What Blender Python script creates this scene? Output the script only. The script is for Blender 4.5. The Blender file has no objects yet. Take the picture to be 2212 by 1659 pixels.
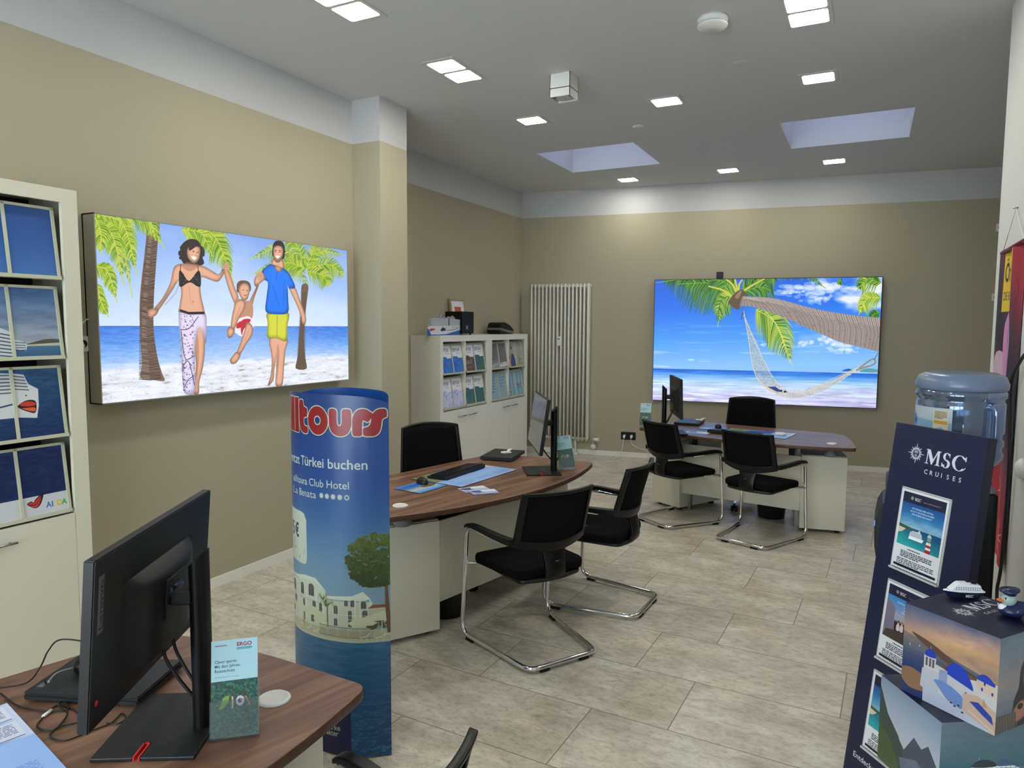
import bpy, bmesh, math, random
import numpy as np
from mathutils import Vector, Matrix
PI = math.pi
random.seed(7)
SC = bpy.context.scene
COL = SC.collection

# ------------------------------------------------------------------ camera
FPX, YAW, PIT, ROL, CAMH = 1516.5, math.radians(26.990), math.radians(-4.784), math.radians(0.335), 1.68
_f = Vector((-math.sin(YAW)*math.cos(PIT), math.cos(YAW)*math.cos(PIT), math.sin(PIT)))
_r = Vector((math.cos(YAW), math.sin(YAW), 0)); _u = _r.cross(_f)
_r2 = _r*math.cos(ROL)+_u*math.sin(ROL); _u2 = -_r*math.sin(ROL)+_u*math.cos(ROL)
cam_data = bpy.data.cameras.new('camera'); cam = bpy.data.objects.new('camera', cam_data); COL.objects.link(cam)
cam_data.sensor_fit = 'HORIZONTAL'; cam_data.sensor_width = 36; cam_data.lens = FPX/2212*36
cam_data.clip_start = 0.05; cam_data.clip_end = 200
cam.matrix_world = Matrix(((_r2.x, _u2.x, -_f.x, 0), (_r2.y, _u2.y, -_f.y, 0), (_r2.z, _u2.z, -_f.z, CAMH), (0, 0, 0, 1)))
SC.camera = cam

# ------------------------------------------------------------------ world and exposure
W_ = bpy.data.worlds.new('daylight'); SC.world = W_; W_.use_nodes = True
_bg = W_.node_tree.nodes['Background']; _bg.inputs[0].default_value = (0.84, 0.90, 1.0, 1); _bg.inputs[1].default_value = 11.5
SC.view_settings.view_transform = 'Standard'; SC.view_settings.look = 'None'
SC.view_settings.gamma = 1.0; SC.view_settings.use_curve_mapping = False
SC.view_settings.exposure = 0.0
LAMP_E = 62.0       # emission strength of the ceiling panels
LBOX_E = 1.02       # emission strength of the back-lit pictures
SC.cycles.use_denoising = True
SC.cycles.max_bounces = 8; SC.cycles.diffuse_bounces = 6; SC.cycles.glossy_bounces = 3
SC.cycles.transmission_bounces = 7; SC.cycles.transparent_max_bounces = 10
SC.cycles.caustics_reflective = False; SC.cycles.caustics_refractive = False
SC.cycles.sample_clamp_indirect = 6.0
SC.cycles.use_adaptive_sampling = True; SC.cycles.adaptive_threshold = 0.015

# ------------------------------------------------------------------ helpers
def lin(c):
    return tuple(((v/255)/12.92 if v/255 <= .04045 else ((v/255+.055)/1.055)**2.4) for v in c)
def mat(name, rgb, rough=.5, metal=0.0, spec=.5, noise=0, nscale=20, bump=0, bscale=200, trans=0, ior=1.45, alpha=1, emit=0, coat=0):
    m = bpy.data.materials.new(name); m.use_nodes = True
    nt = m.node_tree; b = nt.nodes['Principled BSDF']
    c = lin(rgb)
    b.inputs['Base Color'].default_value = (*c, 1); b.inputs['Roughness'].default_value = rough
    b.inputs['Metallic'].default_value = metal; b.inputs['Specular IOR Level'].default_value = spec
    b.inputs['Transmission Weight'].default_value = trans; b.inputs['IOR'].default_value = ior
    b.inputs['Alpha'].default_value = alpha; b.inputs['Coat Weight'].default_value = coat
    if emit:
        b.inputs['Emission Color'].default_value = (*c, 1); b.inputs['Emission Strength'].default_value = emit
    if noise or bump:
        tc = nt.nodes.new('ShaderNodeTexCoord')
    if noise:
        n = nt.nodes.new('ShaderNodeTexNoise'); n.inputs['Scale'].default_value = nscale; n.inputs['Detail'].default_value = 5
        nt.links.new(tc.outputs['Object'], n.inputs['Vector'])
        r = nt.nodes.new('ShaderNodeValToRGB')
        r.color_ramp.elements[0].position = .3; r.color_ramp.elements[1].position = .7
        r.color_ramp.elements[0].color = (*[v*(1-noise) for v in c], 1); r.color_ramp.elements[1].color = (*[min(1, v*(1+noise)) for v in c], 1)
        nt.links.new(n.outputs['Fac'], r.inputs[0]); nt.links.new(r.outputs[0], b.inputs['Base Color'])
    if bump:
        n = nt.nodes.new('ShaderNodeTexNoise'); n.inputs['Scale'].default_value = bscale
        nt.links.new(tc.outputs['Object'], n.inputs['Vector'])
        bp = nt.nodes.new('ShaderNodeBump'); bp.inputs['Strength'].default_value = bump; bp.inputs['Distance'].default_value = .002
        nt.links.new(n.outputs['Fac'], bp.inputs['Height']); nt.links.new(bp.outputs[0], b.inputs['Normal'])
    return m

def link(o, parent=None):
    COL.objects.link(o)
    if parent is not None: o.parent = parent
    return o
def tag(o, label=None, cat=None, group=None, kind=None):
    if label: o['label'] = label
    if cat: o['category'] = cat
    if group: o['group'] = group
    if kind: o['kind'] = kind
    return o
def thing(name, label, cat, loc=(0, 0, 0), rz=0, group=None, mw=None):
    o = bpy.data.objects.new(name, None); COL.objects.link(o); o.empty_display_size = .05
    if mw is not None: o.matrix_world = mw
    else:
        o.location = loc; o.rotation_euler = (0, 0, rz)
    return tag(o, label, cat, group)

class MB:
    """collects faces; build() links them as one mesh object"""
    def __init__(s): s.v = []; s.f = []; s.uv = {}; s.mi = []; s.cur = 0; s.sm = []; s.smooth = False
    def add(s, vs, fs, uvs=None):
        b = len(s.v); s.v += [tuple(v) for v in vs]
        for i, f in enumerate(fs):
            if uvs is not None: s.uv[len(s.f)] = uvs[i]
            s.f.append(tuple(b+k for k in f)); s.mi.append(s.cur); s.sm.append(s.smooth)
        return s
    def box(s, x0, y0, z0, x1, y1, z1, M=None, bev=0):
        if bev:
            bm = bmesh.new(); bmesh.ops.create_cube(bm, size=1)
            for v in bm.verts: v.co = Vector(((x0+x1)/2+v.co.x*(x1-x0), (y0+y1)/2+v.co.y*(y1-y0), (z0+z1)/2+v.co.z*(z1-z0)))
            bmesh.ops.bevel(bm, geom=bm.edges[:], offset=bev, segments=2, affect='EDGES', clamp_overlap=True)
            return s.frombm(bm, M)
        vs = [(x0, y0, z0), (x1, y0, z0), (x1, y1, z0), (x0, y1, z0), (x0, y0, z1), (x1, y0, z1), (x1, y1, z1), (x0, y1, z1)]
        if M is not None: vs = [M @ Vector(v) for v in vs]
        return s.add(vs, [(0, 3, 2, 1), (4, 5, 6, 7), (0, 1, 5, 4), (1, 2, 6, 5), (2, 3, 7, 6), (3, 0, 4, 7)])
    def frombm(s, bm, M=None):
        bm.verts.ensure_lookup_table(); bm.verts.index_update()
        vs = [(M @ v.co) if M is not None else v.co.copy() for v in bm.verts]
        s.add(vs, [tuple(v.index for v in f.verts) for f in bm.faces]); bm.free(); return s
    def quad(s, a, b, c, d, uv=((0, 0), (1, 0), (1, 1), (0, 1))):
        return s.add([a, b, c, d], [(0, 1, 2, 3)], [uv])
    def prism(s, pts, z0, z1, M=None):
        n = len(pts); vs = [(p[0], p[1], z0) for p in pts]+[(p[0], p[1], z1) for p in pts]
        if M is not None: vs = [M @ Vector(v) for v in vs]
        fs = [tuple(range(n-1, -1, -1)), tuple(range(n, 2*n))]+[(i, (i+1) % n, n+(i+1) % n, n+i) for i in range(n)]
        return s.add(vs, fs)
    def lathe(s, prof, c=(0, 0, 0), n=32, M=None, sx=1, sy=1):
        sm = s.smooth; s.smooth = True
        vs = []
        for r, z in prof:
            for k in range(n):
                a = 2*PI*k/n; vs.append(Vector((c[0]+r*sx*math.cos(a), c[1]+r*sy*math.sin(a), c[2]+z)))
        if M is not None: vs = [M @ v for v in vs]
        fs = []
        for j in range(len(prof)-1):
            for k in range(n):
                fs.append((j*n+k, j*n+(k+1) % n, (j+1)*n+(k+1) % n, (j+1)*n+k))
        s.add(vs, fs); b = len(s.v)-len(vs)
        s.smooth = False
        if prof[0][0] > 1e-5: s.f.append(tuple(b+k for k in range(n-1, -1, -1))); s.mi.append(s.cur); s.sm.append(False)
        if prof[-1][0] > 1e-5: s.f.append(tuple(b+(len(prof)-1)*n+k for k in range(n))); s.mi.append(s.cur); s.sm.append(False)
        s.smooth = sm
        return s
    def tube(s, pts, r, n=10, cap=True, ry=None):
        """swept tube along pts; r may be a list"""
        pts = [Vector(p) for p in pts]; m = len(pts)
        rs = r if isinstance(r, (list, tuple)) else [r]*m
        T = [(pts[min(i+1, m-1)]-pts[max(i-1, 0)]).normalized() for i in range(m)]
        up = Vector((0, 0, 1)) if abs(T[0].z) < .9 else Vector((1, 0, 0))
        N = (up-T[0]*up.dot(T[0])).normalized(); vs = []
        for i in range(m):
            if i:
                N = N-T[i]*N.dot(T[i])
                N = N.normalized() if N.length > 1e-6 else T[i].orthogonal().normalized()
            B = T[i].cross(N)
            for k in range(n):
                a = 2*PI*k/n; vs.append(pts[i]+N*math.cos(a)*rs[i]*(ry or 1)+B*math.sin(a)*rs[i])
        fs = [(j*n+k, j*n+(k+1) % n, (j+1)*n+(k+1) % n, (j+1)*n+k) for j in range(m-1) for k in range(n)]
        sm = s.smooth; s.smooth = True; s.add(vs, fs); b = len(s.v)-len(vs); s.smooth = False
        if cap:
            s.f.append(tuple(b+k for k in range(n-1, -1, -1))); s.mi.append(s.cur); s.sm.append(False)
            s.f.append(tuple(b+(m-1)*n+k for k in range(n))); s.mi.append(s.cur); s.sm.append(False)
        s.smooth = sm
        return s
    def grid(s, fn, nu, nv, smooth=True, close=False):
        vs = [fn(i/nu, j/nv) for j in range(nv+1) for i in range(nu+1)]
        fs = []; uv = []
        for j in range(nv):
            for i in range(nu):
                a = j*(nu+1)+i; fs.append((a, a+1, a+nu+2, a+nu+1)); uv.append(((i/nu, j/nv), ((i+1)/nu, j/nv), ((i+1)/nu, (j+1)/nv), (i/nu, (j+1)/nv)))
        sm = s.smooth; s.smooth = smooth; s.add(vs, fs, uv); s.smooth = sm; return s
    def build(s, name, mats, parent=None, bev=0, seg=2, solid=0, sub=0, angle=35):
        me = bpy.data.meshes.new(name); me.from_pydata([tuple(v) for v in s.v], [], s.f)
        for m in (mats if isinstance(mats, (list, tuple)) else [mats]): me.materials.append(m)
        me.polygons.foreach_set('material_index', s.mi); me.polygons.foreach_set('use_smooth', s.sm)
        if s.uv:
            ul = me.uv_layers.new(name='UVMap')
            for fi, uv in s.uv.items():
                for k, li in enumerate(me.polygons[fi].loop_indices): ul.data[li].uv = uv[k]
        me.update()
        o = bpy.data.objects.new(name, me); link(o, parent)
        if solid:
            md = o.modifiers.new('solid', 'SOLIDIFY'); md.thickness = solid; md.offset = 0
        if sub:
            md = o.modifiers.new('sub', 'SUBSURF'); md.levels = sub; md.render_levels = sub
        if bev:
            md = o.modifiers.new('bevel', 'BEVEL'); md.width = bev; md.segments = seg; md.limit_method = 'ANGLE'; md.angle_limit = math.radians(angle)
        return o
def bez(p, n=12):
    """smooth Catmull-Rom through points"""
    P = [Vector(q) for q in p]; P = [P[0]*2-P[1]]+P+[P[-1]*2-P[-2]]; out = []
    for i in range(1, len(P)-2):
        for k in range(n):
            t = k/n; a, b, c, d = P[i-1], P[i], P[i+1], P[i+2]
            out.append(.5*((2*b)+(c-a)*t+(2*a-5*b+4*c-d)*t*t+(3*b-a-3*c+d)*t**3))
    out.append(P[-2]); return out
def fillet(pts, r, n=6):
    """polyline with rounded corners (3D)"""
    P = [Vector(p) for p in pts]; out = [P[0]]
    for i in range(1, len(P)-1):
        a = (P[i-1]-P[i]); c = (P[i+1]-P[i]); rr = r[i-1] if isinstance(r, (list, tuple)) else r
        ang = a.angle(c); d = min(rr/math.tan(ang/2), a.length*.49, c.length*.49)
        A = P[i]+a.normalized()*d; Cc = P[i]+c.normalized()*d
        for k in range(n+1):
            t = k/n; out.append((1-t)**2*A+2*t*(1-t)*P[i]+t*t*Cc)
    out.append(P[-1]); return out
def round2(pts, r, n=6):
    """closed 2D polygon with rounded corners"""
    m = len(pts); out = []
    for i in range(m):
        a, b, c = Vector((*pts[i-1][:2], 0)), Vector((*pts[i][:2], 0)), Vector((*pts[(i+1) % m][:2], 0))
        rr = r[i] if isinstance(r, (list, tuple)) else r
        if rr <= 1e-6: out.append((b.x, b.y)); continue
        u, w = a-b, c-b; d = min(rr, u.length*.49, w.length*.49)
        A = b+u.normalized()*d; Cc = b+w.normalized()*d
        for k in range(n+1):
            t = k/n; q = (1-t)**2*A+2*t*(1-t)*b+t*t*Cc; out.append((q.x, q.y))
    return out
def copy_tree(o, parent=None):
    c = o.copy(); COL.objects.link(c); c.parent = parent
    if parent is not None: c.matrix_parent_inverse = o.matrix_parent_inverse.copy()
    for ch in list(o.children): copy_tree(ch, c)
    return c
def TR(x, y, z, rz=0, rx=0, ry=0):
    return Matrix.Translation((x, y, z)) @ Matrix.Rotation(rz, 4, 'Z') @ Matrix.Rotation(ry, 4, 'Y') @ Matrix.Rotation(rx, 4, 'X')

# ------------------------------------------------------------------ painter: printed pictures drawn procedurally into pixel buffers
_glyph = {}
def glyph_tris(txt, bold=0, shear=0):
    k = (txt, bold, shear)
    if k in _glyph: return _glyph[k]
    cu = bpy.data.curves.new('t', 'FONT'); cu.body = txt; cu.size = 1; cu.offset = bold; cu.shear = shear; cu.resolution_u = 3
    cu.align_x = 'LEFT'
    o = bpy.data.objects.new('t', cu); COL.objects.link(o)
    dg = bpy.context.evaluated_depsgraph_get(); me = o.evaluated_get(dg).to_mesh(); me.calc_loop_triangles()
    v = np.array([p.co[:2] for p in me.vertices]).reshape(-1, 2)
    t = [v[list(tr.vertices)] for tr in me.loop_triangles]
    w = (v[:, 0].min(), v[:, 0].max()) if len(v) else (0, 0)
    o.evaluated_get(dg).to_mesh_clear(); bpy.data.objects.remove(o); bpy.data.curves.remove(cu)
    _glyph[k] = (t, w); return _glyph[k]
class Paint:
    def __init__(s, w, h, bgc=(255, 255, 255), ss=2, quad=None):
        s.w, s.h, s.ss = w, h, ss; s.a = np.zeros((h*ss, w*ss, 3), np.float32); s.a[:] = np.array(bgc, np.float32)/255
        s.H = None; s.rs = np.random.RandomState(5)
        if quad:          # quad: four corners (tl,tr,br,bl) of the picture in the sketch the shapes below were measured on
            A = []; B = []
            for (x, y), (u, v) in zip(quad, ((0, 0), (w, 0), (w, h), (0, h))):
                A += [[x, y, 1, 0, 0, 0, -u*x, -u*y], [0, 0, 0, x, y, 1, -v*x, -v*y]]; B += [u, v]
            s.H = np.append(np.linalg.solve(np.array(A, float), np.array(B, float)), 1).reshape(3, 3)
    def T(s, p):
        p = np.atleast_2d(np.array(p, float))[:, :2]
        if s.H is None: return p
        q = np.c_[p, np.ones(len(p))] @ s.H.T; return q[:, :2]/q[:, 2:]
    def _mask(s, p):
        p = p*s.ss; H, W = s.a.shape[:2]
        x0, y0 = np.floor(p.min(0)).astype(int)-1; x1, y1 = np.ceil(p.max(0)).astype(int)+1
        x0, y0, x1, y1 = max(x0, 0), max(y0, 0), min(x1, W), min(y1, H)
        if x1 <= x0 or y1 <= y0: return None
        Y = np.arange(y0, y1)[:, None]+.5; X = np.arange(x0, x1)[None]+.5
        m = np.zeros((y1-y0, x1-x0), bool)
        q = np.roll(p, -1, 0)
        for (ax, ay), (bx, by) in zip(p, q):
            if ay == by: continue
            m ^= ((ay <= Y) != (by <= Y)) & (X < ax+(Y-ay)*(bx-ax)/(by-ay))
        return slice(y0, y1), slice(x0, x1), m
    def poly(s, pts, c, al=1, raw=False):
        r = s._mask(pts if raw else s.T(pts))
        if r is None: return
        ys, xs, m = r; c = np.array(c, np.float32)/255
        s.a[ys, xs] = np.where(m[..., None], s.a[ys, xs]*(1-al)+c*al, s.a[ys, xs])
    def sm(s, pts, n=6, closed=True):
        P = [np.array(q, float) for q in pts]
        if closed: P = [P[-1]]+P+P[:2]
        else: P = [2*P[0]-P[1]]+P+[2*P[-1]-P[-2]]
        o = []
        for i in range(1, len(P)-2):
            a, b, c, d = P[i-1:i+3]
            for k in range(n):
                t = k/n; o.append(.5*((2*b)+(c-a)*t+(2*a-5*b+4*c-d)*t*t+(3*b-a-3*c+d)*t**3))
        if not closed: o.append(P[-2])
        return np.array(o)
    def blob(s, pts, c, al=1, n=6): s.poly(s.sm(pts, n), c, al)
    def body(s, pts, c, rad=9, k=.42, tint=(1.12, 1.1, 1.1)):
        """smooth shape printed with a rounded tone across it"""
        r = s._mask(s.T(s.sm(pts, 6)))
        if r is None: return
        ys, xs, m = r; R = int(rad*s.ss); b = np.pad(m.astype(np.float32), R*2)
        for _ in range(2):
            for ax in (0, 1):
                cs = np.cumsum(b, ax); b = (np.roll(cs, -R, ax)-np.roll(cs, R, ax))/(2*R)
        b = b[R*2:-R*2, R*2:-R*2]; t = np.clip((b-.35)/.6, 0, 1)[..., None]
        c = np.array(c, np.float32)/255; col = c*(1-k*(1-t))*(1+(np.array(tint)-1)*t)
        s.a[ys, xs] = np.where(m[..., None], np.clip(col, 0, 1), s.a[ys, xs])
    def line(s, pts, w, c, al=1, w2=None):
        p = s.T(pts); n = len(p); w2 = w if w2 is None else w2
        t = np.gradient(p, axis=0); t /= np.hypot(t[:, 0], t[:, 1])[:, None]+1e-9
        nn = np.c_[-t[:, 1], t[:, 0]]; ww = np.linspace(w, w2, n)[:, None]/2
        s.poly(np.r_[p+nn*ww, (p-nn*ww)[::-1]], c, al, raw=True)
    def ell(s, cx, cy, rx, ry, c, al=1, rot=0, n=28):
        a = np.linspace(0, 2*PI, n, endpoint=False); x, y = rx*np.cos(a), ry*np.sin(a)
        s.poly(np.c_[cx+x*math.cos(rot)-y*math.sin(rot), cy+x*math.sin(rot)+y*math.cos(rot)], c, al)
    def shade(s, pts, f):
        """f(X,Y) -> colour array (0-255) in canvas pixels, inside polygon (canvas coords if None = all)"""
        if pts is None: ys, xs, m = slice(0, s.a.shape[0]), slice(0, s.a.shape[1]), None
        else:
            r = s._mask(s.T(pts))
            if r is None: return
            ys, xs, m = r
        Y, X = np.mgrid[ys, xs]/s.ss
        c = np.asarray(f(X, Y), np.float32)/255
        al = 1
        if c.shape[-1] == 4: al = c[..., 3:]*255; c = c[..., :3]
        o = s.a[ys, xs]*(1-al)+c*al
        s.a[ys, xs] = o if m is None else np.where(m[..., None], o, s.a[ys, xs])
    def noise(s, X, Y, sx, sy, seed=0, oct=3):
        out = 0; amp = 1; tot = 0
        for o in range(oct):
            r = np.random.RandomState(seed*13+o).rand(64, 64); u = X/sx*2**o; v = Y/sy*2**o
            i, j = np.floor(u).astype(int), np.floor(v).astype(int); fu, fv = u-i, v-j; fu = fu*fu*(3-2*fu); fv = fv*fv*(3-2*fv)
            g = lambda a, b: r[b % 64, a % 64]
            out = out+amp*((g(i, j)*(1-fu)+g(i+1, j)*fu)*(1-fv)+(g(i, j+1)*(1-fu)+g(i+1, j+1)*fu)*fv); tot += amp; amp *= .55
        return out/tot
    def ramp(s, t, cols):
        t = np.clip(t, 0, 1)*(len(cols)-1); i = np.minimum(t.astype(int), len(cols)-2); f = (t-i)[..., None]; c = np.array(cols, float)
        return c[i]*(1-f)+c[i+1]*f
    def frond(s, pts, L, cols, n=40, sag=.6, w=3, side=2, taper=True):
        P = s.sm(pts, 60, False); m = len(P)
        for k in range(n):
            i = int((k+.5)/n*(m-1)); d = P[min(i+1, m-1)]-P[max(i-1, 0)]; d = d/(np.hypot(*d)+1e-9); nr = np.array([-d[1], d[0]])
            t = (k+.5)/n; l = L*(math.sin(PI*min(1, .25+t*.8)) if taper else 1)*s.rs.uniform(.8, 1.1)
            for sg in ((-1, 1) if side == 2 else (side,)):
                e = d*.55+nr*sg*.8; e = e/np.hypot(*e); q = P[i]+e*l*.5; q2 = P[i]+e*l*.85+np.array([0, l*sag]); c = cols[s.rs.randint(len(cols))]
                s.line([P[i], q, q2], w, c, 1, .6)
        s.line(P[::12], w*.8, cols[-1])
    def text(s, txt, x, y, size, c, bold=0, width=None, al=1, rot=0, shear=0, align='l', outline=None, sx=1):
        t, (a, b) = glyph_tris(txt, bold, shear)
        kx = sx if width is None else width/((b-a)*size+1e-9)
        off = {'l': 0, 'c': -(a+b)/2*size*kx, 'r': -b*size*kx}[align] if width is None or align != 'l' else -a*size*kx
        cr, sr = math.cos(rot), math.sin(rot)
        for tr in t:
            X = tr[:, 0]*size*kx+off; Y = -tr[:, 1]*size
            s.poly(np.c_[x+X*cr-Y*sr, y+X*sr+Y*cr], c, al)
    def scrib(s, x, y, w, h, rows, c, al=1, fill=.6):
        """rows of print too small to read"""
        for r in range(rows):
            yy = y+r*h/rows; xx = x
            while xx < x+w*(1 if r < rows-1 else .6):
                l = w*s.rs.uniform(.03, .12); s.poly([(xx, yy), (min(xx+l, x+w), yy), (min(xx+l, x+w), yy+h/rows*fill), (xx, yy+h/rows*fill)], c, al); xx += l+w*.018
    def image(s, name):
        a = s.a.reshape(s.h, s.ss, s.w, s.ss, 3).mean((1, 3)) if s.ss > 1 else s.a
        a = np.clip(a, 0, 1)[::-1]
        im = bpy.data.images.new(name, s.w, s.h); px = np.ones((s.h, s.w, 4), np.float32); px[..., :3] = a
        im.pixels.foreach_set(px.ravel()); im.update(); im.pack(); return im
def picmat(name, im, emit=0, rough=.4, spec=.5):
    m = bpy.data.materials.new(name); m.use_nodes = True; nt = m.node_tree; b = nt.nodes['Principled BSDF']
    t = nt.nodes.new('ShaderNodeTexImage'); t.image = im; t.extension = 'EXTEND'
    nt.links.new(t.outputs[0], b.inputs['Base Color']); b.inputs['Roughness'].default_value = rough; b.inputs['Specular IOR Level'].default_value = spec
    if emit:
        nt.links.new(t.outputs[0], b.inputs['Emission Color']); b.inputs['Emission Strength'].default_value = emit
        b.inputs['Base Color'].default_value = (0.02, 0.02, 0.02, 1); nt.links.remove(b.inputs['Base Color'].links[0])
    return m

# ------------------------------------------------------------------ picture 1: beach family between palms
GRN = [(150, 185, 40), (120, 165, 30), (185, 205, 60), (90, 135, 30), (200, 210, 90)]
def pic_family():
    p = Paint(1176, 600, quad=[(4, 31), (2122, 351), (2141, 1435), (77, 1628)])
    W, H = p.w, p.h
    hz = .585*H
    def sky(X, Y):
        t = Y/hz; g = np.exp(-((X-.5*W)/(.45*W))**2)*.5
        c = p.ramp(t, [(130, 168, 240), (160, 195, 248), (205, 226, 254)]); n = p.noise(X, Y, 260, 90, 3)
        return c+(255-c)*(np.clip(g*t+.35*(n-.5), 0, 1)[..., None])
    p.shade(None, sky)
    def sea(X, Y):
        t = (Y-hz)/(.24*H); c = p.ramp(t, [(62, 120, 222), (84, 145, 236), (135, 182, 248), (190, 216, 252)])
        n = p.noise(X, Y, 26, 4, 4); g = np.exp(-((X-.45*W)/(.3*W))**2)*.45
        return (c+(n-.5)[..., None]*46)*(1-g[..., None])+g[..., None]*np.array([205, 226, 254])
    p.a[int(hz*2):] = 0
    Y0 = int(hz*2); Yg, Xg = np.mgrid[Y0:p.a.shape[0], 0:p.a.shape[1]]/2
    p.a[Y0:] = sea(Xg, Yg)/255
    Y1 = int(.79*H*2); Yg, Xg = np.mgrid[Y1:p.a.shape[0], 0:p.a.shape[1]]/2
    t = (Yg-.79*H)/(.21*H); n = p.noise(Xg, Yg, 46, 9, 6, 5); n2 = p.noise(Xg, Yg, 6, 3, 8, 2)
    sand = p.ramp(np.clip(n*1.9-.3, 0, 1), [(168, 156, 140), (226, 228, 236), (232, 238, 252), (244, 247, 255)])-(n2 > .74)[..., None]*26
    k = np.clip((t+.25*(n-.5))*5, 0, 1)[..., None]
    p.a[Y1:] = p.a[Y1:]*(1-k)+k*sand/255
    # far right palm
    p.poly(p.sm([(1745, 640), (1742, 760), (1735, 900), (1722, 1100), (1712, 1250), (1698, 1342), (1788, 1345), (1778, 1250), (1768, 1100), (1775, 900), (1790, 760), (1800, 640)], 3), (112, 92, 74))
    for y in range(700, 1340, 11): p.line([(1735-(y-700)*.05, y), (1762, y+6), (1785-(y-700)*.01, y)], 1.3, (62, 50, 42))
    for a, b, c_, L in [((1790, 500), (1560, 330), (1290, 430), 120), ((1790, 500), (1900, 360), (2118, 395), 100), ((1790, 500), (1980, 470), (2118, 590), 130), ((1780, 490), (1700, 300), (1560, 250), 110),
                        ((1790, 500), (1660, 440), (1830, 680), 150), ((1790, 520), (1920, 560), (1980, 660), 120), ((1790, 480), (1860, 300), (1900, 290), 90), ((1780, 500), (1590, 450), (1300, 560), 120)]:
        p.frond([a, b, c_], L, GRN, 80, .35, 3.4)
    # near palm
    p.poly(p.sm([(462, 90), (440, 250), (425, 400), (405, 560), (388, 760), (388, 950), (400, 1150), (408, 1300), (400, 1415), (500, 1432), (598, 1440), (575, 1370), (540, 1250), (512, 1080), (502, 900), (508, 700), (522, 500), (536, 300), (550, 100)], 4), (128, 106, 92))
    for y in range(110, 1430, 13):
        t = (y-110)/1310; xl = 455-70*math.sin(min(1, t*1.3)*PI/2); xr = 545-42*math.sin(t*PI/1.3)+(max(0, t-.7)*180)
        p.line([(xl, y), ((xl+xr)/2, y+10), (xr, y+p.rs.uniform(-6, 4))], p.rs.uniform(1.2, 3.2), (66, 50, 44))
        if p.rs.rand() < .5: p.line([(xl+20, y+6), ((xl+xr)/2, y+14)], 1.5, (185, 168, 152))
    for q, L, n in [([(0, 80), (180, 60), (330, 740)], 170, 60), ([(60, 40), (250, 130), (370, 560)], 150, 60), ([(0, 160), (150, 200), (260, 640)], 150, 50), ([(20, 470), (120, 520), (200, 780)], 110, 34),
                    ([(30, 620), (60, 760), (130, 900)], 90, 26), ([(200, 60), (420, 70), (600, 330)], 120, 40), ([(380, 80), (480, 110), (520, 260)], 90, 26), ([(10, 60), (60, 180), (60, 380)], 120, 30)]:
        p.frond(q, L, GRN, n*2, .45, 4.2)
    p.frond([(760, 180), (1000, 210), (1180, 620)], 200, GRN, 130, .5, 4.4)
    p.frond([(740, 170), (900, 200), (1000, 400)], 130, GRN, 70, .5, 3.4)
    SK, SD, SL = (208, 160, 132), (168, 118, 92), (236, 204, 184)
    # woman
    for sg in ([(735, 300), (800, 250), (870, 260), (905, 320), (912, 400), (925, 450), (890, 470), (780, 460), (745, 440), (725, 380)],): p.blob(sg, (45, 34, 36))
    for k in range(26): a = p.rs.uniform(0, 2*PI); p.ell(820+95*math.cos(a), 370+95*math.sin(a), 16, 16, (48, 36, 38))
    p.body([(668, 500), (700, 462), (770, 455), (860, 465), (930, 480), (1000, 520), (1050, 545), (1080, 500), (1100, 520), (1070, 580), (1035, 608), (970, 590), (905, 570), (895, 640), (905, 740), (930, 850), (925, 900), (730, 880), (722, 800), (735, 700), (715, 600), (660, 680), (600, 770), (540, 850), (510, 830), (580, 740), (640, 620)], SK)
    p.body([(500, 830), (545, 840), (530, 880), (500, 905), (475, 925), (470, 900), (440, 900), (460, 870), (440, 845), (470, 840)], SK)
    p.blob([(785, 440), (850, 450), (880, 470), (810, 520), (740, 475)], SD, .5)
    p.body([(790, 320), (830, 285), (885, 310), (893, 370), (875, 430), (840, 450), (800, 420), (782, 370)], SK)
    p.blob([(800, 300), (850, 280), (895, 320), (860, 312), (805, 345)], (50, 38, 40))
    p.ell(836, 352, 8, 4, (60, 40, 36)); p.ell(872, 360, 7, 4, (60, 40, 36)); p.blob([(822, 392), (860, 402), (848, 424), (828, 412)], (250, 245, 240)); p.line([(856, 360), (862, 385), (852, 390)], 1.5, SD)
    p.line([(720, 620), (690, 700), (600, 800)], 3, SD, .5); p.line([(800, 650), (812, 760), (830, 800)], 3, SD, .35); p.ell(836, 775, 5, 8, SD)
    p.blob([(720, 515), (745, 530), (800, 600), (870, 520), (895, 540), (898, 640), (868, 645), (808, 612), (730, 650), (716, 600)], (32, 28, 34))
    p.line([(732, 460), (724, 530)], 2.5, (32, 28, 34)); p.line([(872, 468), (880, 530)], 2.5, (32, 28, 34))
    for k in range(46): p.ell(p.rs.uniform(724, 790) if k % 2 else p.rs.uniform(826, 892), p.rs.uniform(560, 632), 1.8, 1.8, (200, 200, 205))
    p.body([(850, 960), (925, 990), (935, 1150), (930, 1250), (915, 1350), (890, 1450), (885, 1545), (845, 1555), (850, 1440), (860, 1300), (845, 1150)], SK)
    p.blob([(860, 1010), (880, 1100), (885, 1250), (870, 1400), (855, 1400), (862, 1250), (850, 1100)], SD, .5)
    SA = [(722, 850), (800, 862), (930, 868), (950, 980), (945, 1130), (915, 1050), (890, 990), (860, 1100), (850, 1250), (855, 1400), (850, 1540), (790, 1555), (755, 1510), (740, 1300), (735, 1150), (718, 980)]
    p.body(SA, (206, 200, 226), 12, .3); p.line([(725, 848), (800, 872), (930, 870)], 9, (34, 30, 36))
    p.rs.seed(3)
    for k in range(150):
        x, y = p.rs.uniform(730, 850), p.rs.uniform(880, 1530); c = [(150, 60, 110), (86, 92, 130), (120, 118, 160), (236, 232, 244), (70, 60, 100)][p.rs.randint(5)]
        p.ell(x, y, p.rs.uniform(2, 9), p.rs.uniform(2, 9), c, .8)
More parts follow.
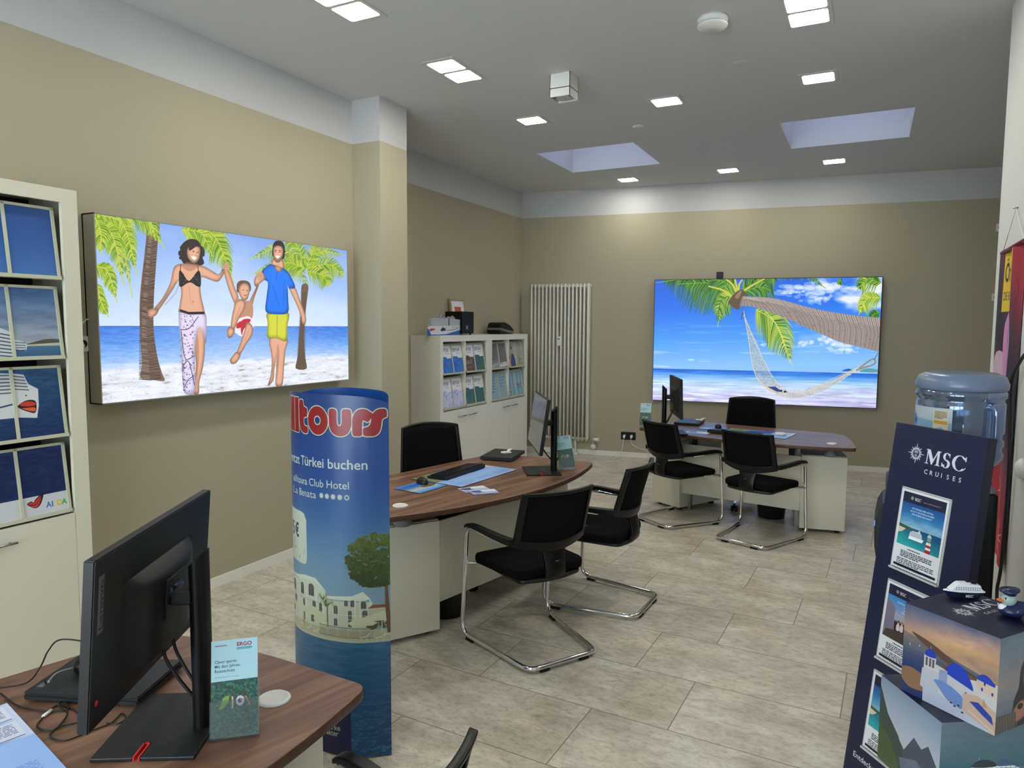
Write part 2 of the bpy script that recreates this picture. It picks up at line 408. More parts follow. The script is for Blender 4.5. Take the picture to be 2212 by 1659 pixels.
    for q in ([(725, 1010), (800, 1000), (880, 900)], [(735, 1020), (770, 1250), (850, 1230)], [(750, 1320), (800, 1280), (850, 1480)], [(760, 1500), (800, 1430), (845, 1400)]): p.line(p.sm(q, 5, False), 3, (84, 84, 120))
    # boy
    p.body([(1090, 500), (1115, 480), (1150, 560), (1185, 660), (1215, 740), (1190, 800), (1150, 720), (1110, 600)], SK); p.ell(1112, 478, 27, 30, SK); p.line([(1090, 470), (1130, 470)], 1.5, SD); p.line([(1090, 486), (1130, 488)], 1.5, SD)
    p.body([(1400, 560), (1385, 640), (1350, 740), (1325, 830), (1310, 770), (1360, 660), (1380, 560)], SK)
    p.blob([(1190, 750), (1250, 770), (1320, 775), (1340, 850), (1320, 930), (1240, 940), (1180, 900)], (196, 146, 118))
    p.blob([(1205, 620), (1240, 598), (1300, 610), (1320, 660), (1300, 700), (1210, 700), (1200, 660)], (110, 84, 70))
    p.body([(1225, 640), (1270, 618), (1308, 650), (1305, 710), (1285, 760), (1250, 765), (1225, 720), (1215, 690)], SK)
    p.ell(1254, 678, 6, 3, (50, 36, 32)); p.ell(1288, 684, 6, 3, (50, 36, 32)); p.ell(1272, 720, 10, 8, (150, 70, 66)); p.ell(1272, 716, 7, 3, (245, 240, 236))
    p.blob([(1200, 920), (1300, 900), (1345, 960), (1330, 1010), (1270, 1060), (1230, 1065), (1185, 1030), (1155, 960), (1180, 880)], (240, 236, 244))
    p.blob([(1205, 960), (1250, 940), (1240, 990), (1200, 1000)], (196, 44, 58)); p.blob([(1250, 930), (1320, 930), (1260, 1010), (1245, 1060), (1235, 1000)], (196, 44, 58))
    p.body([(1190, 780), (1240, 755), (1275, 790), (1260, 850), (1215, 930), (1180, 1010), (1150, 1000), (1160, 900), (1175, 830)], SK)
    p.body([(1150, 990), (1185, 1010), (1165, 1070), (1130, 1080), (1120, 1020), (1135, 990)], SK)
    p.body([(1290, 950), (1335, 990), (1330, 1060), (1280, 1140), (1240, 1210), (1215, 1230), (1200, 1210), (1230, 1130), (1260, 1040)], SK)
    p.body([(1200, 1200), (1235, 1225), (1200, 1290), (1160, 1300), (1145, 1270), (1170, 1230)], SK)
    p.line([(1230, 820), (1190, 930)], 4, SD, .4); p.line([(1310, 1000), (1270, 1110)], 4, SD, .4)
    # man
    p.body([(1480, 1080), (1625, 1090), (1610, 1200), (1600, 1330), (1585, 1480), (1530, 1485), (1535, 1350), (1545, 1200), (1520, 1340), (1510, 1440), (1465, 1482), (1490, 1380), (1495, 1250)], SK)
    p.blob([(1540, 1150), (1560, 1200), (1545, 1400), (1532, 1400)], SD, .5)
    p.body([(1462, 870), (1630, 868), (1628, 980), (1618, 1108), (1545, 1090), (1525, 1085), (1460, 1080), (1460, 960)], (192, 198, 60), 12, .35); p.line([(1540, 890), (1538, 1080)], 3, (140, 148, 40)); p.line([(1500, 900), (1480, 1060)], 2, (205, 208, 90))
    p.body([(1640, 660), (1690, 660), (1730, 760), (1770, 870), (1784, 930), (1770, 975), (1748, 960), (1738, 900), (1700, 800)], SK)
    p.body([(1500, 420), (1580, 420), (1590, 510), (1500, 520)], SK)
    p.body([(1440, 490), (1480, 462), (1540, 480), (1610, 510), (1650, 560), (1690, 655), (1640, 668), (1628, 640), (1632, 760), (1630, 870), (1530, 885), (1445, 860), (1450, 740), (1462, 620), (1430, 590), (1412, 520)], (28, 112, 228), 12, .4)
    p.body([(1515, 470), (1585, 500), (1545, 530)], SK); p.line([(1538, 520), (1530, 600)], 2, (14, 70, 170)); p.line([(1500, 640), (1560, 820)], 2.5, (14, 84, 190)); p.line([(1600, 600), (1590, 780)], 2.5, (14, 84, 190))
    p.body([(1350, 580), (1380, 540), (1412, 530), (1440, 580), (1400, 620), (1360, 650), (1345, 620)], SK); p.ell(1394, 560, 28, 36, SK); p.line([(1372, 550), (1412, 560)], 1.5, SD)
    p.blob([(1500, 320), (1520, 272), (1570, 268), (1600, 310), (1602, 380), (1585, 420), (1505, 400)], (38, 32, 34))
    p.body([(1510, 320), (1545, 305), (1585, 325), (1585, 390), (1565, 435), (1535, 448), (1512, 410), (1506, 360)], SK)
    p.blob([(1512, 395), (1540, 420), (1578, 395), (1568, 438), (1535, 450), (1512, 425)], (120, 88, 74), .6); p.blob([(1522, 392), (1560, 394), (1545, 412)], (250, 246, 242)); p.ell(1525, 358, 7, 3, (50, 36, 34)); p.ell(1560, 360, 7, 3, (50, 36, 34)); p.line([(1515, 346), (1535, 344)], 2.5, (50, 36, 34)); p.line([(1550, 345), (1572, 350)], 2.5, (50, 36, 34))
    return p
def pic_hammock():
    p = Paint(1240, 734, quad=[(237, 170), (2055, 133), (1997, 1190), (215, 1125)]); W, H = p.w, p.h
    hz = .735*H
    def sky(X, Y):
        t = Y/hz; c = p.ramp(t+.12*X/W, [(22, 92, 226), (28, 112, 236), (70, 155, 246), (140, 196, 252)])
        n = p.noise(X, Y, 240, 120, 11, 4); m = np.clip((X/W-.42)*2.6, 0, 1)*np.clip(1.2-abs(t-.3)*2, 0, 1)
        k = np.clip((n-.5)*5*m, 0, 1)
        n2 = p.noise(X, Y, 300, 14, 12, 3); k = np.maximum(k, np.clip((n2-.62)*4, 0, .5)*np.clip(t*1.5-.5, 0, 1))
        return c*(1-k[..., None])+k[..., None]*np.array([232, 240, 253])
    p.shade(None, sky)
    for cx, cy, rx, ry in ((1500, 230, 300, 60), (1350, 260, 120, 30), (1620, 200, 190, 50), (1560, 310, 130, 40), (1420, 670, 80, 26), (1600, 640, 110, 40), (1760, 720, 160, 30), (1700, 680, 120, 30), (1100, 680, 36, 14), (520, 805, 36, 10)):
        for k in range(26): p.ell(cx+p.rs.normal()*rx*.45, cy+p.rs.normal()*ry*.4, rx*p.rs.uniform(.1, .25), ry*p.rs.uniform(.2, .4), (238, 243, 253), .35)
    Y0 = int(hz*2); Yg, Xg = np.mgrid[Y0:p.a.shape[0], 0:p.a.shape[1]]/2; t = (Yg-hz)/(H-hz)
    n = p.noise(Xg, Yg, 150, 8, 21, 4); n2 = p.noise(Xg, Yg, 90, 12, 24, 3)
    c = p.ramp(t, [(20, 96, 214), (86, 160, 240), (176, 214, 250), (196, 222, 252), (214, 226, 252), (206, 208, 244), (200, 202, 242)])+(n-.5)[..., None]*70
    v = np.clip((n2-.5)*4, 0, 1)*np.clip((t-.35)*2+.6*(Xg/W-.5), 0, 1)
    c = c*(1-v[..., None]*.8)+v[..., None]*.8*np.array([170, 166, 214]); w = np.clip((n-.62)*6, 0, 1)*np.clip(t*3-.4, 0, 1)
    c = c*(1-w[..., None])+w[..., None]*np.array([244, 246, 254]); p.a[Y0:] = c/255
    p.blob([(1725, 893), (1760, 876), (1790, 874), (1815, 892)], (28, 92, 190)); p.blob([(1870, 890), (1930, 870), (2010, 880), (2010, 903), (1880, 900)], (90, 160, 170))
    D = [(30, 92, 26), (44, 120, 30), (84, 150, 36), (20, 70, 22), (120, 170, 50)]; Yl = [(150, 190, 50), (190, 205, 70), (90, 150, 40), (210, 215, 90)]
    for q, L, n, cs in [([(890, 230), (600, 150), (240, 190)], 230, 90, D), ([(890, 250), (680, 190), (420, 200)], 210, 80, D), ([(880, 240), (760, 170), (640, 170)], 190, 50, D), ([(880, 280), (800, 290), (730, 540)], 130, 60, D+Yl[:2]), ([(870, 290), (770, 320), (720, 480)], 110, 40, Yl+D[:2]),
                        ([(930, 240), (1080, 150), (1220, 150)], 190, 44, D), ([(940, 260), (1060, 220), (1160, 250)], 130, 40, D), ([(1150, 150), (1450, 130), (1600, 230)], 40, 30, D), ([(2040, 180), (1930, 150), (1850, 240)], 120, 40, Yl+D), ([(2040, 300), (1930, 310), (1860, 440)], 110, 46, Yl), ([(2030, 420), (1990, 430), (1960, 460)], 70, 20, D), ([(1720, 140), (1710, 170), (1700, 200)], 30, 8, D)]:
        p.frond(q, L, cs, int(n*1.7), .55, 4.6)
    for q in ([(660, 215), (780, 250), (860, 320)], [(800, 160), (850, 200), (880, 260)], [(870, 150), (880, 200), (890, 250)], [(930, 160), (905, 200), (900, 250)], [(1110, 150), (1020, 200), (940, 250)]): p.line(p.sm(q, 6, False), 9, (196, 200, 70), 1, 13)
    p.frond([(1040, 400), (1200, 520), (1330, 850)], 190, D[2:]+Yl, 150, .5, 4.4); p.line(p.sm([(1100, 400), (1210, 540), (1310, 830)], 6, False), 3, (225, 235, 190))
    up = [(890, 285), (980, 295), (1200, 312), (1500, 390), (1800, 440), (2045, 462)]; lo = [(2025, 738), (1900, 705), (1700, 655), (1550, 590), (1400, 525), (1200, 440), (1010, 380), (890, 372)]
    TRK = list(p.sm(up, 5, False))+list(p.sm(lo, 5, False)); p.poly(TRK, (160, 146, 140))
    U = p.sm(up, 14, False); Lw = p.sm(lo[::-1], 14, False)
    for k in range(64):
        t = k/63; a = U[int(t*(len(U)-1))]; b = Lw[int(t*(len(Lw)-1))]; mid = (a+b)/2+np.array([14+16*t, 0])
        p.line([a, mid, b], 2.2 if k % 2 else 1.2, (96, 84, 82) if k % 2 else (118, 108, 106)); p.line([a+[8, 4], (mid+a)/2+[8, 6]], 2, (206, 196, 190))
    for k in range(60):
        t = p.rs.rand(); a = U[int(t*(len(U)-1))]; b = Lw[int(t*(len(Lw)-1))]; q = a+(b-a)*p.rs.uniform(.1, .9); p.line([q, q+[p.rs.uniform(14, 34), p.rs.uniform(4, 12)]], 1.3, (88, 76, 74))
    p.blob([(820, 340), (870, 270), (930, 240), (970, 290), (930, 300), (910, 370), (905, 400), (860, 390)], (92, 72, 52)); p.blob([(870, 300), (900, 260), (925, 250), (900, 310)], (150, 120, 84))
    NET = [(940, 440), (975, 620), (1010, 850), (1050, 960), (1110, 1030), (1200, 1080), (1320, 1115), (1450, 1095), (1620, 1030), (1850, 880), (1870, 850), (1720, 940), (1550, 1010), (1380, 1055), (1290, 1050), (1200, 980), (1120, 850), (1060, 700), (1000, 580)]
    p.poly(p.sm(NET, 5), (186, 186, 180), .55)
    for k in range(700):
        t = p.rs.rand(); i = int(t*8.99); a = np.array(NET[i]); b = np.array(NET[i+1]); f = t*9-i; L0 = a+(b-a)*f; j = len(NET)-1-i; a = np.array(NET[j % 19]); b = np.array(NET[(j-1) % 19]); R0 = a+(b-a)*f
        q = L0+(R0-L0)*p.rs.rand(); e = np.array([p.rs.uniform(-14, 14), p.rs.uniform(-14, 14)]); p.line([q, q+e], 1.3, (232, 230, 218) if k % 3 else (120, 112, 84), .9)
    for q in ([(938, 400), (975, 620), (1010, 850), (1060, 970), (1200, 1080), (1330, 1112), (1450, 1100), (1620, 1030), (1860, 870)], [(940, 440), (1000, 590), (1090, 790), (1190, 970), (1290, 1055), (1400, 1060), (1600, 1000), (1850, 870)]): p.line(p.sm(q, 6, False), 3, (226, 220, 200))
    for k in range(5): p.line(p.sm([(1350+k*14, 1085-k*4), (1600, 1010-k*9), (1860, 872-k*3)], 6, False), 2, (214, 206, 188))
    p.line(p.sm([(1840, 890), (1890, 850), (1960, 800), (1990, 800), (1985, 835), (1900, 865), (1860, 880)], 5, False), 8, (150, 132, 112)); p.line([(1985, 800), (2015, 745)], 3, (90, 80, 70)); p.line([(936, 380), (936, 440)], 4, (90, 80, 70)); p.line([(930, 430), (918, 480)], 4, (70, 60, 52))
    p.poly([(1128, 1020), (1190, 1018), (1250, 1062), (1200, 1058)], (44, 62, 140)); p.poly([(1128, 1020), (1200, 1058), (1190, 1062), (1120, 1026)], (220, 190, 130)); p.ell(1235, 1052, 12, 8, (30, 30, 70)); p.ell(1268, 1058, 12, 8, (30, 30, 70))
    return p

# ------------------------------------------------------------------ lettering and marks
def msc_word(p, x, y, h, c, w=None):
    """three serif capitals, baseline y, cap height h"""
    w = w or h*2.35; k = w/(h*2.35)
    def P(q): return [(x+a*h*k, y-b*h) for a, b in q]
    p.poly(P([(0, 1), (.24, 1), (.46, .38), (.68, 1), (.9, 1), (.9, .95), (.82, .92), (.82, .08), (.9, .05), (.9, 0), (.6, 0), (.6, .05), (.68, .08), (.68, .78), (.42, .0), (.36, 0), (.12, .74), (.12, .08), (.2, .05), (.2, 0), (-.02, 0), (-.02, .05), (.06, .08), (.06, .92), (0, .95)]), c)
    def arc(cx, cy, rx, ry, a0, a1, t0, t1, n=18):
        o = []; i = []
        for j in range(n+1):
            a = math.radians(a0+(a1-a0)*j/n); t = t0+(t1-t0)*(j/n if t0 != t1 else 0)
            th = t0*abs(math.cos(a))+t1*abs(math.sin(a)); o.append((cx+rx*math.cos(a), cy+ry*math.sin(a))); i.append((cx+(rx-th)*math.cos(a), cy+(ry-th*.6)*math.sin(a)))
        p.poly(P(o+i[::-1]), c)
    arc(1.24, .74, .22, .27, 30, 250, .13, .07); arc(1.22, .27, .25, .29, 90, -160, .15, .07)
    p.poly(P([(1.05, .63), (1.2, .5), (1.34, .55), (1.2, .44)]), c); p.poly(P([(1.06, .68), (1.1, .55), (1.36, .46), (1.34, .38), (1.12, .5)]), c)
    p.poly(P([(1.4, .98), (1.43, .98), (1.43, .7), (1.4, .7), (1.36, .86)]), c); p.poly(P([(.98, .02), (1.01, .02), (1.05, .14), (1.03, .3), (.98, .3)]), c)
    arc(1.98, .5, .42, .52, 42, 318, .17, .07); p.poly(P([(2.31, 1), (2.34, 1), (2.34, .66), (2.31, .66), (2.24, .84)]), c); p.poly(P([(2.28, .84), (2.34, .68), (2.3, .66), (2.2, .84)]), c); p.poly(P([(2.28, .14), (2.36, .26), (2.33, .29), (2.22, .16)]), c)
def sun_mark(p, x, y, r, c, bgc):
    for k in range(16):
        a = 2*PI*k/16; R = r*(1 if k % 4 == 0 else (.84 if k % 2 == 0 else .7)); d = .16
        q = [(x+R*math.sin(a), y-R*math.cos(a)), (x+r*.5*math.sin(a+d), y-r*.5*math.cos(a+d)), (x+r*.5*math.sin(a-d), y-r*.5*math.cos(a-d))]
        p.poly(q, c); m = [(x+R*.8*math.sin(a), y-R*.8*math.cos(a)), (x+r*.5*math.sin(a+d*.5), y-r*.5*math.cos(a+d*.5)), (x+r*.5*math.sin(a-d*.1), y-r*.5*math.cos(a-d*.1))]
        p.poly(m, bgc, .8)
    p.ell(x, y, r*.5, r*.5, c); p.ell(x, y, r*.42, r*.42, bgc); p.ell(x, y, r*.38, r*.38, c); p.ell(x, y, r*.34, r*.34, bgc)
    p.text('m', x, y-r*.02, r*.5, c, .03, align='c'); p.text('sc', x, y+r*.25, r*.34, c, .03, align='c')
def ergo(p, x, y, w):
    p.text('ERGO', x, y, w*.36, (140, 22, 50), .025, width=w); p.poly([(x, y+w*.09), (x+w, y+w*.09), (x+w, y+w*.24), (x, y+w*.24)], (30, 130, 150)); p.text('Reiseversicherung', x+w*.05, y+w*.2, w*.11, (230, 240, 240), width=w*.9)
def lips(p, x, y, w):
    p.blob([(x, y-w*.1), (x+w*.25, y-w*.2), (x+w*.38, y-w*.12), (x+w*.52, y-w*.28), (x+w, y-w*.55), (x+w*.8, y), (x+w*.5, y+w*.22), (x+w*.2, y+w*.1)], (40, 24, 26))
    p.blob([(x+w*.05, y-w*.08), (x+w*.25, y-w*.16), (x+w*.38, y-w*.08), (x+w*.54, y-w*.22), (x+w*.88, y-w*.42), (x+w*.5, y-w*.01), (x+w*.2, y-w*.02)], (196, 52, 46)); p.blob([(x+w*.14, y+w*.03), (x+w*.5, y+w*.04), (x+w*.82, y-w*.28), (x+w*.7, y), (x+w*.48, y+w*.18), (x+w*.22, y+w*.08)], (206, 62, 50))
def ship(p, x, y, L, h, decks=6, hull=(240, 242, 245), flip=1, sea=None):
    """cruise ship seen from the side, waterline y, bow at x"""
    def Q(a): return [(x+flip*u*L, y-v*h) for u, v in a]
    p.poly(Q([(.02, .34), (.96, .3), (1, 0), (.1, 0)]), hull)
    p.poly(Q([(.14, .34), (.2, .8), (.3, .95), (.8, .9), (.95, .7), (.97, .3)]), (226, 230, 236))
    for k in range(decks):
        v = .36+k*.52/decks; p.poly(Q([(.16+k*.015, v), (.95, v), (.95, v+.22/decks), (.17+k*.015, v+.22/decks)]), (120, 130, 146))
    p.poly(Q([(.3, .95), (.33, 1.12), (.4, 1.12), (.44, .93)]), (210, 214, 220)); p.poly(Q([(.6, .9), (.62, 1.16), (.72, 1.16), (.76, .9)]), (70, 86, 120)); p.line(Q([(.36, 1.1), (.36, 1.3)]), 1.5, (200, 205, 210))

# ------------------------------------------------------------------ picture 3: the tall blue column print (1100 px per metre)
def pic_column():
    K = 1100; W, H = 624, 1573; p = Paint(W, H, ss=2)
    X = lambda s: s*K
    Y = lambda z: (1.43-z)*K
    pl = Y(.466)
    def bgf(x, y):
        t = y/Y(.62); c = p.ramp(t, [(14, 56, 128), (16, 62, 140), (22, 70, 150), (58, 104, 168), (112, 146, 186), (140, 164, 190)]); return c
    p.shade(None, bgf)
    # pool
    Yg, Xg = np.mgrid[int(pl*2):H*2, 0:W*2]/2; t = (Yg-pl)/(H-pl)
    c = p.ramp(t, [(58, 118, 168), (40, 102, 160), (26, 86, 146), (22, 76, 134), (24, 80, 136)]); n = p.noise(Xg, Yg, 44+60*(1-t), 8+26*t, 31, 4)
    e = np.clip(1-np.abs(n-.5)*22, 0, 1)*np.clip(t*1.4-.25, 0, 1)*.55; n2 = p.noise(Xg, Yg, 70, 9, 33, 3)
    p.a[int(pl*2):] = (c+(n2-.5)[..., None]*46*(1-t[..., None]*.6)+e[..., None]*np.array([110, 120, 90]))/255
    # terrace and buildings
    p.poly([(0, pl+2), (0, Y(.52)), (W, Y(.515)), (W, pl)], (206, 192, 168)); p.poly([(0, pl-6), (W, pl-8), (W, pl+2), (0, pl+4)], (214, 204, 190))
    WH, SH = (222, 218, 206), (188, 182, 168)
    def B(s0, s1, z0, z1, c): p.poly([(X(s0), Y(z0)), (X(s1), Y(z0)), (X(s1), Y(z1)), (X(s0), Y(z1))], c)
    B(0, .305, .51, .655, WH); p.poly([(X(-.01), Y(.668)), (X(.17), Y(.7)), (X(.25), Y(.7)), (X(.31), Y(.655)), (X(.25), Y(.68)), (X(.17), Y(.68))], (232, 228, 214)); p.poly([(X(0), Y(.66)), (X(.17), Y(.683)), (X(.25), Y(.683)), (X(.305), Y(.655)), (X(.305), Y(.63)), (X(0), Y(.63))], WH)
    B(.305, .5, .51, .625, (214, 209, 196)); p.poly([(X(.3), Y(.638)), (X(.42), Y(.648)), (X(.463), Y(.665)), (X(.492), Y(.637)), (X(.47), Y(.63)), (X(.3), Y(.628))], (230, 226, 212))
    for s, z, w, h in ((.02, .645, .02, .05), (.06, .65, .022, .05), (.13, .655, .03, .045), (.205, .66, .035, .045), (.02, .59, .02, .05), (.07, .59, .02, .05), (.15, .595, .02, .05), (.23, .6, .02, .04), (.27, .6, .015, .04), (.05, .545, .02, .03), (.15, .545, .02, .035), (.22, .55, .02, .035), (.345, .6, .016, .035), (.39, .625, .014, .022), (.415, .625, .02, .024), (.455, .62, .02, .026), (.405, .585, .014, .035), (.345, .55, .014, .03), (.405, .55, .014, .03), (.46, .585, .02, .03), (.3, .62, .01, .03)):
        x0, y0 = X(s), Y(z); p.poly([(x0, y0), (x0+w*K, y0), (x0+w*K, y0+h*K*.8), (x0, y0+h*K*.8)], (84, 82, 84)); p.ell(x0+w*K/2, y0, w*K/2, w*K*.35, (96, 92, 88)); p.line([(x0+w*K*.5, y0), (x0+w*K*.5, y0+h*K*.8)], 1.5, SH)
    for z in (.615, .575): p.line([(X(.0), Y(z)), (X(.29), Y(z-.004))], 2.5, (236, 232, 222))
    for s in (.045, .115, .185, .25, .288): B(s, s+.006, .52, .65, (240, 236, 226))
    for s in (.43, .45, .488): B(s, s+.005, .53, .635, (236, 232, 222))
    p.line([(X(.31), Y(.572)), (X(.5), Y(.57))], 2, (240, 236, 226))
    for k in range(24): s = .12+.008*k; p.line([(X(s), Y(.612)), (X(s), Y(.6))], 1, (110, 108, 104))
    p.poly([(X(.482), Y(.6)), (X(.5), Y(.614)), (X(.55), Y(.612)), (X(.567), Y(.6))], (150, 84, 60)); B(.486, .567, .53, .6, (206, 198, 182))
    for k in range(60): p.ell(X(p.rs.uniform(.48, .567)), Y(p.rs.uniform(.52, .57)), 9, 7, (70+p.rs.randint(30), 84, 44))
    for k in range(70): p.ell(X(p.rs.uniform(.0, .05)), Y(p.rs.uniform(.5, .66)), 6, 7, (96+p.rs.randint(30), 116, 66), .8)
    for q in ((.313, .6, .05), (.29, .62, .035)):
        for k in range(9): a = k/9*2*PI; p.line([(X(q[0]), Y(q[1])), (X(q[0]+q[2]*.6*math.cos(a)), Y(q[1]+.02+.01*math.sin(a))), (X(q[0]+q[2]*.8*math.cos(a)), Y(q[1]-.005))], 4, (84, 112, 48), 1, 1)
    B(.31, .317, .515, .6, (128, 108, 76))
    for a, b, c_, z in ((.03, .15, .14, .585), (.08, .24, .28, .585), (.23, .31, .29, .565), (.4, .455, .5, .568), (.44, .535, .6, .586)): p.poly([(X(a), Y(z-.028)), (X(b), Y(z)), (X(c_+.02), Y(z-.026)), (X(c_), Y(z-.036)), (X(a+.02), Y(z-.038))], (226, 218, 190)); B(b-.002, b+.002, .5, z-.03, (220, 216, 204))
    for k in range(52): s = .27+k*.0045; p.line([(X(s), Y(.523)), (X(s), Y(.482))], 1.4, (120, 116, 108))
    p.line([(X(.27), Y(.522)), (X(.5), Y(.52))], 2, (110, 106, 98)); p.line([(X(.27), Y(.484)), (X(.5), Y(.482))], 2, (110, 106, 98))
    for s, z in ((.09, .51), (.14, .495), (.2, .488), (.25, .485), (.47, .485), (.53, .482), (.56, .49), (.05, .51)): p.line([(X(s-.02), Y(z)), (X(s+.005), Y(z+.003)), (X(s+.02), Y(z+.018))], 3.4, (240, 238, 232)); p.line([(X(s-.012), Y(z)), (X(s-.016), Y(z-.014))], 2, (240, 238, 232)); p.line([(X(s+.005), Y(z)), (X(s+.01), Y(z-.014))], 2, (240, 238, 232))
    p.blob([(X(.155), Y(.545)), (X(.165), Y(.53)), (X(.16), Y(.505)), (X(.172), Y(.5)), (X(.148), Y(.5)), (X(.15), Y(.52))], (196, 132, 92))
    # pine
    p.line([(X(.566), Y(.5)), (X(.556), Y(.6)), (X(.552), Y(.7)), (X(.53), Y(.78))], 22, (116, 78, 58), 1, 8); p.line([(X(.553), Y(.69)), (X(.54), Y(.72)), (X(.5), Y(.74))], 8, (110, 76, 58), 1, 4)
    for k in range(520):
        a = p.rs.uniform(0, 2*PI); r = math.sqrt(p.rs.rand()); s = .515+.115*r*math.cos(a); z = .785+.105*r*math.sin(a)
        if s < .41 and z > .8: continue
        v = (z-.68)/.22+p.rs.uniform(-.25, .25); c = (int(44+46*v), int(58+44*v), int(26+16*v)); p.ell(X(s), Y(z), p.rs.uniform(7, 15), p.rs.uniform(5, 10), c)
    for k in range(700):
        a = p.rs.uniform(0, 2*PI); r = math.sqrt(p.rs.rand()); s = .51+.12*r*math.cos(a); z = .785+.11*r*math.sin(a)
        if s < .41 and z > .8: continue
        v = (z-.68)/.22+p.rs.uniform(-.3, .3); p.line([(X(s), Y(z)), (X(s)+p.rs.uniform(-7, 7), Y(z)-p.rs.uniform(2, 8))], 2, (int(70+56*v), int(84+50*v), int(34+22*v)))
    for z, dz in ((.72, -.05), (.705, -.05)): p.line([(X(.2), Y(z)), (X(.45), Y(z+dz))], 1, (150, 168, 196), .5)
    # price tag
    p.poly([(0, Y(.95)), (X(.14), Y(.95)), (X(.175), Y(.945)), (X(.197), Y(.92)), (X(.197), Y(.77)), (X(.19), Y(.748)), (X(.175), Y(.742)), (0, Y(.742))], (216, 214, 206))
    p.text('545', X(.01), Y(.842), 86, (22, 24, 66), .012, width=X(.07)); p.text('€', X(.086), Y(.842), 84, (22, 24, 66), .02, width=X(.034))
    for z, s in ((.815, .08), (.79, .175), (.765, .13)): p.line([(X(s-.012), Y(z)), (X(s-.006), Y(z-.008)), (X(s+.004), Y(z+.012))], 2.4, (40, 40, 60)); p.scrib(X(.01), Y(z+.006), X(s-.035), 9, 1, (90, 90, 104), .8)
    # lettering
    RW = (212, 208, 200); RED = (158, 16, 24)
    shapes = []
    def R(s0, z0, s1, z1): return [(s0, z0), (s1, z0), (s1, z1), (s0, z1)]
    def el(cx, cz, rx, rz, a0=0, a1=360, n=30): return [(cx+rx*math.cos(math.radians(a0+(a1-a0)*i/n)), cz+rz*math.sin(math.radians(a0+(a1-a0)*i/n))) for i in range(n+1)]
    shapes += [[(-.02, 1.262), (.058, 1.262), (.058, 1.34), (.045, 1.362), (-.02, 1.366)], R(.062, 1.262, .1, 1.397), R(.104, 1.262, .142, 1.397)]
    shapes += [[(.147, 1.39), (.192, 1.39), (.192, 1.363), (.218, 1.363), (.218, 1.325), (.192, 1.325), (.192, 1.3), (.202, 1.29), (.221, 1.29), (.221, 1.262), (.185, 1.262), (.16, 1.275), (.147, 1.3)]]
    shapes += [el(.277, 1.3165, .054, .0545)]
    shapes += [[(.335, 1.365), (.37, 1.365), (.37, 1.31), (.376, 1.3), (.384, 1.3), (.39, 1.31), (.39, 1.365), (.428, 1.365), (.428, 1.3), (.415, 1.272), (.395, 1.262), (.37, 1.262), (.35, 1.272), (.337, 1.295)]]
    shapes += [[(.431, 1.263), (.431, 1.33), (.44, 1.352), (.455, 1.365), (.48, 1.367), (.5, 1.355), (.512, 1.345), (.49, 1.315), (.48, 1.32), (.472, 1.325), (.469, 1.315), (.469, 1.263)]]
    shapes += [[(.561, 1.366), (.53, 1.366), (.512, 1.355), (.503, 1.338), (.5, 1.31), (.49, 1.298), (.471, 1.296), (.471, 1.263), (.515, 1.263), (.532, 1.275), (.54, 1.3), (.541, 1.322), (.548, 1.331), (.561, 1.333)]]
    S = [[(X(a), Y(b)) for a, b in (q if len(q) > 24 else round2(q, .014 if len(q) > 6 else .0, 5))] for q in shapes]
    for q in S: p.poly(np.array(q)+[6, 8], (8, 30, 80), .5)
    for q in S:
        for k in range(12): p.poly(np.array(q)+[4.4*math.cos(k*PI/6), 4.4*math.sin(k*PI/6)], RW)
    for q in S: p.poly(q, RED)
    p.ell(X(.277), Y(1.317), 20, 20, RW); p.ell(X(.277), Y(1.317), 15, 15, (14, 56, 128)); p.line([(X(.4695), Y(1.3)), (X(.4695), Y(1.262))], 4, RW)
    p.text('Jetzt Türkei buchen', X(.035), Y(1.137), 58, RW, .012, width=X(.452))
    p.text('alltoura Club Hotel', X(.075), Y(1.061), 46, RW, .004, width=X(.34)); p.text('La Benata', X(.075), Y(1.014), 46, RW, .004, width=X(.187))
    for k in range(5):
        cx, cy = X(.292+.0285*k), Y(1.029)
        for j in range(16): a = j*PI/8; p.poly([(cx+14*math.cos(a), cy+14*math.sin(a)), (cx+8*math.cos(a+.25), cy+8*math.sin(a+.25)), (cx+8*math.cos(a-.25), cy+8*math.sin(a-.25))], RW)
        p.ell(cx, cy, 8.6, 8.6, RW)
        if k == 4: p.ell(cx, cy, 5.5, 5.5, (30, 78, 152))
    # navy field at the foot
    p.poly([(0, Y(.282)), (X(.41), Y(.282)), (X(.41), H), (0, H)], (12, 20, 78)); p.text('alltoura', X(.2), Y(.19), 60, (170, 24, 40), .03, width=X(.17), shear=.3)
    p.line(p.sm([(X(.2), Y(.185)), (X(.3), Y(.198)), (X(.385), Y(.17))], 6, False), 5, (150, 165, 190)); p.text('HOTELS', X(.262), Y(.152), 34, RW, .006, width=X(.098))
    p.text('Hotelmarke', X(.225), Y(.104), 36, RW, .016, width=X(.14)); p.text('Clubcharakter', X(.2), Y(.08-.0), 36, RW, .016, width=X(.157))
    return p

